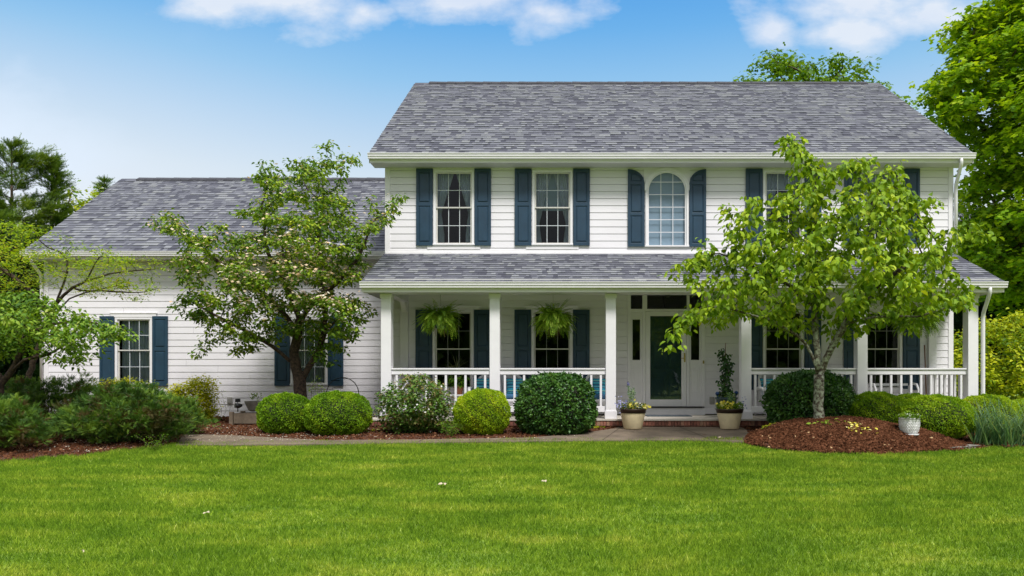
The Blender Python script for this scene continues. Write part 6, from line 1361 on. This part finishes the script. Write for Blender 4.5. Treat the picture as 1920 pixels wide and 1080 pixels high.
# garage bed: trough on a timber frame, spotlight, hoop
def garage_bed():
    D = 14.6; z0 = float(gz(0, D)) + .02; x0, x1 = PXx(446, D), PXx(496, D)
    t = empty('timber_frame', ((x0 + x1) / 2, D, z0), 'low weathered timber frame on the mulch under the stone trough', 'planter frame')
    za, zb = PZ(793, D), PZ(774, D)
    for y in (D - .22, D + .22): MB().box(x0 + .03, x1, y - .02, y + .02, max(z0, za), zb).build('board', M['timber'], t, bevel=.004)
    MB().box(x0 + .001, x0 + .03, D - .2, D + .2, max(z0, za), zb).build('board', M['timber'], t)
    for y in (D - .25, D + .25): MB().box(x0 - .045, x0 + .03 - .002, y - .04, y + .04, z0 - .05, zb + .03).build('post', M['timber'], t, bevel=.004)
    for y in (D - .25, D + .25): MB().box(x1 - .03, x1 + .045, y - .04, y + .04, z0 - .05, zb + .03).build('post', M['timber'], t, bevel=.004)
    MB().box(x0 + .031, x1 - .031, D - .199, D + .199, zb - .05, zb - .02).build('shelf', M['timber'], t)
    xb = PXx(480, D); tr = empty('stone_trough', (xb, D, zb), 'grey stone bowl planter on the timber frame beside the left boxwood', 'planter'); m = MB(); h = .24
    m.lathe([(.11, zb + .031), (.15, zb + .06), (.21, zb + h * .8), (.225, zb + h), (.205, zb + h), (.19, zb + h * .85), (.001, zb + h * .8)], xb, D, 10, smooth=False); m.build('bowl', M['stone'], tr, bevel=.006)
    n = 40; a = rng.uniform(0, 6.28, n); r = rng.uniform(0, .12, n); leaves('foliage', np.stack([xb + r * np.cos(a), D + r * np.sin(a), zb + h + rng.uniform(0, .14, n)], 1), np.stack([np.cos(a), np.sin(a), np.ones(n)], 1), rng.normal(0, 1, (n, 3)), .06, .02, rng.uniform(.3, 1, n), M['L_far'], tr, 'tri2')
    x = PXx(448, D - .2); y = D - .25; z = zb + .031; s = empty('solar_spotlight', (x, y, z), 'small black solar spotlight standing on the timber frame post', 'light')
    MB().tube([(x, y, z), (x, y, PZ(765, y))], .012, 8).build('stake', M['black'], s); zc = PZ(761, y); hd = MB(); hd.tube([(x - .03, y - .05, zc + .01), (x + .02, y, zc), (x + .055, y + .05, zc + .01)], [.048, .05, .03], 14); hd.build('lamp_head', M['black'], s)
    zp = PZ(751, y); MB().prism([(x - .05, zp - .035), (x + .05, zp - .03), (x + .05, zp + .04), (x - .05, zp + .035)], y - .012, y + .012).tube([(x, y, zc + .03), (x, y, zp)], .008, 6).build('solar_panel', M['black'], s, bevel=.003)
    D2 = 14.9; c = P(642.5, 738, D2); rr = 30 * D2 / F; pts = [Vector((c.x - rr, D2, float(gz(0, D2))))] + [Vector((c.x + rr * math.cos(a), D2, c.z + rr * math.sin(a))) for a in np.linspace(math.pi, 0, 24)] + [Vector((c.x + rr, D2, float(gz(0, D2))))]
    o = MB().tube(pts, .009, 6).build('wire_hoop', M['black'], None, (c.x, D2, gz(0, D2))); tag(o, 'thin black wire garden hoop arching up behind the right hand boxwood of the pair', 'garden hoop')
    cordm = MB().tube([P(432, 760, YW - .03), P(430, 770, YW - .05), P(434, 779, YW - .06), Vector((PXx(431, YW), YW - .1, .64))], .006, 5).build('power_cord', M['greyplastic'], None, P(432, 783, YW - .1)); tag(cordm, 'grey cord hanging from the outlet box on the garage wall', 'cord')
garage_bed()
bush('small_shrub', 'thin pale shoots growing in front of the right garage window, beside the dark trunk', 'shrub', [(575, 745), (578, 715), (592, 700), (608, 720), (604, 745)], 14.0, .15, 590, 5, M['L_far'], dict(rmax=.006, k=3, spread=.03, L=.045, W=.025, droop=.2, tpl='tri2', jitter=.6, flat=1, shift=.3), natt=60, step=.05, kill=.06, rroot=.006)
bush('small_shrub', 'thin shoots against the white wall just left of the grey cord', 'shrub', [(402, 740), (412, 728), (424, 735), (420, 765), (405, 775)], 15.6, .12, 412, 4, M['L_far'], dict(rmax=.006, k=2, spread=.03, L=.04, W=.022, droop=.2, tpl='tri2', jitter=.6, flat=1, shift=.3), natt=45, step=.05, kill=.06, rroot=.005)

# stepping slab, chartreuse ground plants, fallen leaves on the lawn
b = hit(1790, 839); m = MB(); out = [hit(px, py) for px, py in ((1748, 832), (1800, 834), (1838, 841), (1800, 845), (1770, 842))]; n = len(out)
m.v = [(p.x, p.y, float(gz(p.x, p.y)) + .05) for p in out] + [(p.x, p.y, float(gz(p.x, p.y)) - .02) for p in out]; m.face(tuple(range(n)))
for i in range(n): j = (i + 1) % n; m.face((i, j, n + j, n + i))
o = m.build('stepping_stone', M['stone'], None, (b.x, b.y, gz(0, b.y)), bevel=.01); tag(o, 'flat grey stepping stone at the lawn edge right of the mulch mound', 'stepping stone')
def hosta(px, py, n, sp, label, mat='L_yel', L=.06):
    D = 11.0; pts = []
    b = hit(px, py); a = rng.uniform(0, 6.28, n); x = b.x + rng.normal(0, sp, n); y = b.y + rng.normal(0, sp * .5, n)
    o = leaves('groundcover_plant', np.stack([x, y, bed_z(x, y) + rng.uniform(.005, .05, n)], 1), np.stack([np.cos(a), np.sin(a), rng.normal(.15, .3, n)], 1), rng.normal(0, .5, (n, 3)) + [0, 0, 1], L, L * .5, rng.uniform(.2, 1, n), M[mat], None, 'leaf6', wo=b); tag(o, label, 'plant', 'small plants in the mulch')
hosta(1598, 802, 46, .10, 'pale yellow creeping plant near the top of the mulch mound, right of the trunk')
hosta(1618, 812, 22, .10, 'pale yellow creeping plant lower on the right front of the mulch mound')
hosta(1545, 797, 26, .12, 'small green shoots at the foot of the lichen covered trunk', 'L_fern', .07)
hosta(1438, 806, 50, .06, 'small yellow green plant at the left foot of the mulch mound', 'L_gold', .045)
hosta(1118, 806, 46, .07, 'small yellow green plant at the right foot of the big holly', 'L_gold', .05)
hosta(690, 812, 40, .12, 'low pale sprigs on the mulch right of the boxwood pair', 'L_gold', .045)
for i, (px, py, L, lb) in enumerate(((832, 915, .075, 'white fallen leaf on the lawn below the yellow green boxwood ball'), (1018, 910, .06, 'tan fallen leaf on the middle of the lawn'), (388, 971, .05, 'tan fallen leaf on the left part of the lawn'), (160, 1045, .035, 'white speck of a fallen leaf near the lower left corner'), (1352, 826, .07, 'tan fallen leaf at the lawn edge below the right cream pot'))):
    p = hit(px, py); a = rng.uniform(0, 6.28, 3); o = leaves('fallen_leaf', np.array([[p.x, p.y, p.z + .055]] * 3) + rng.normal(0, .012, (3, 3)) * [1, 1, .2], np.stack([np.cos(a), np.sin(a), np.zeros(3)], 1), np.array([[0, -.4, 1]] * 3) + rng.normal(0, .2, (3, 3)), L * .75, L * .45, .8, M['dry'], None, 'leaf6', wo=p); tag(o, lb, 'leaf', 'fallen leaves on the lawn')
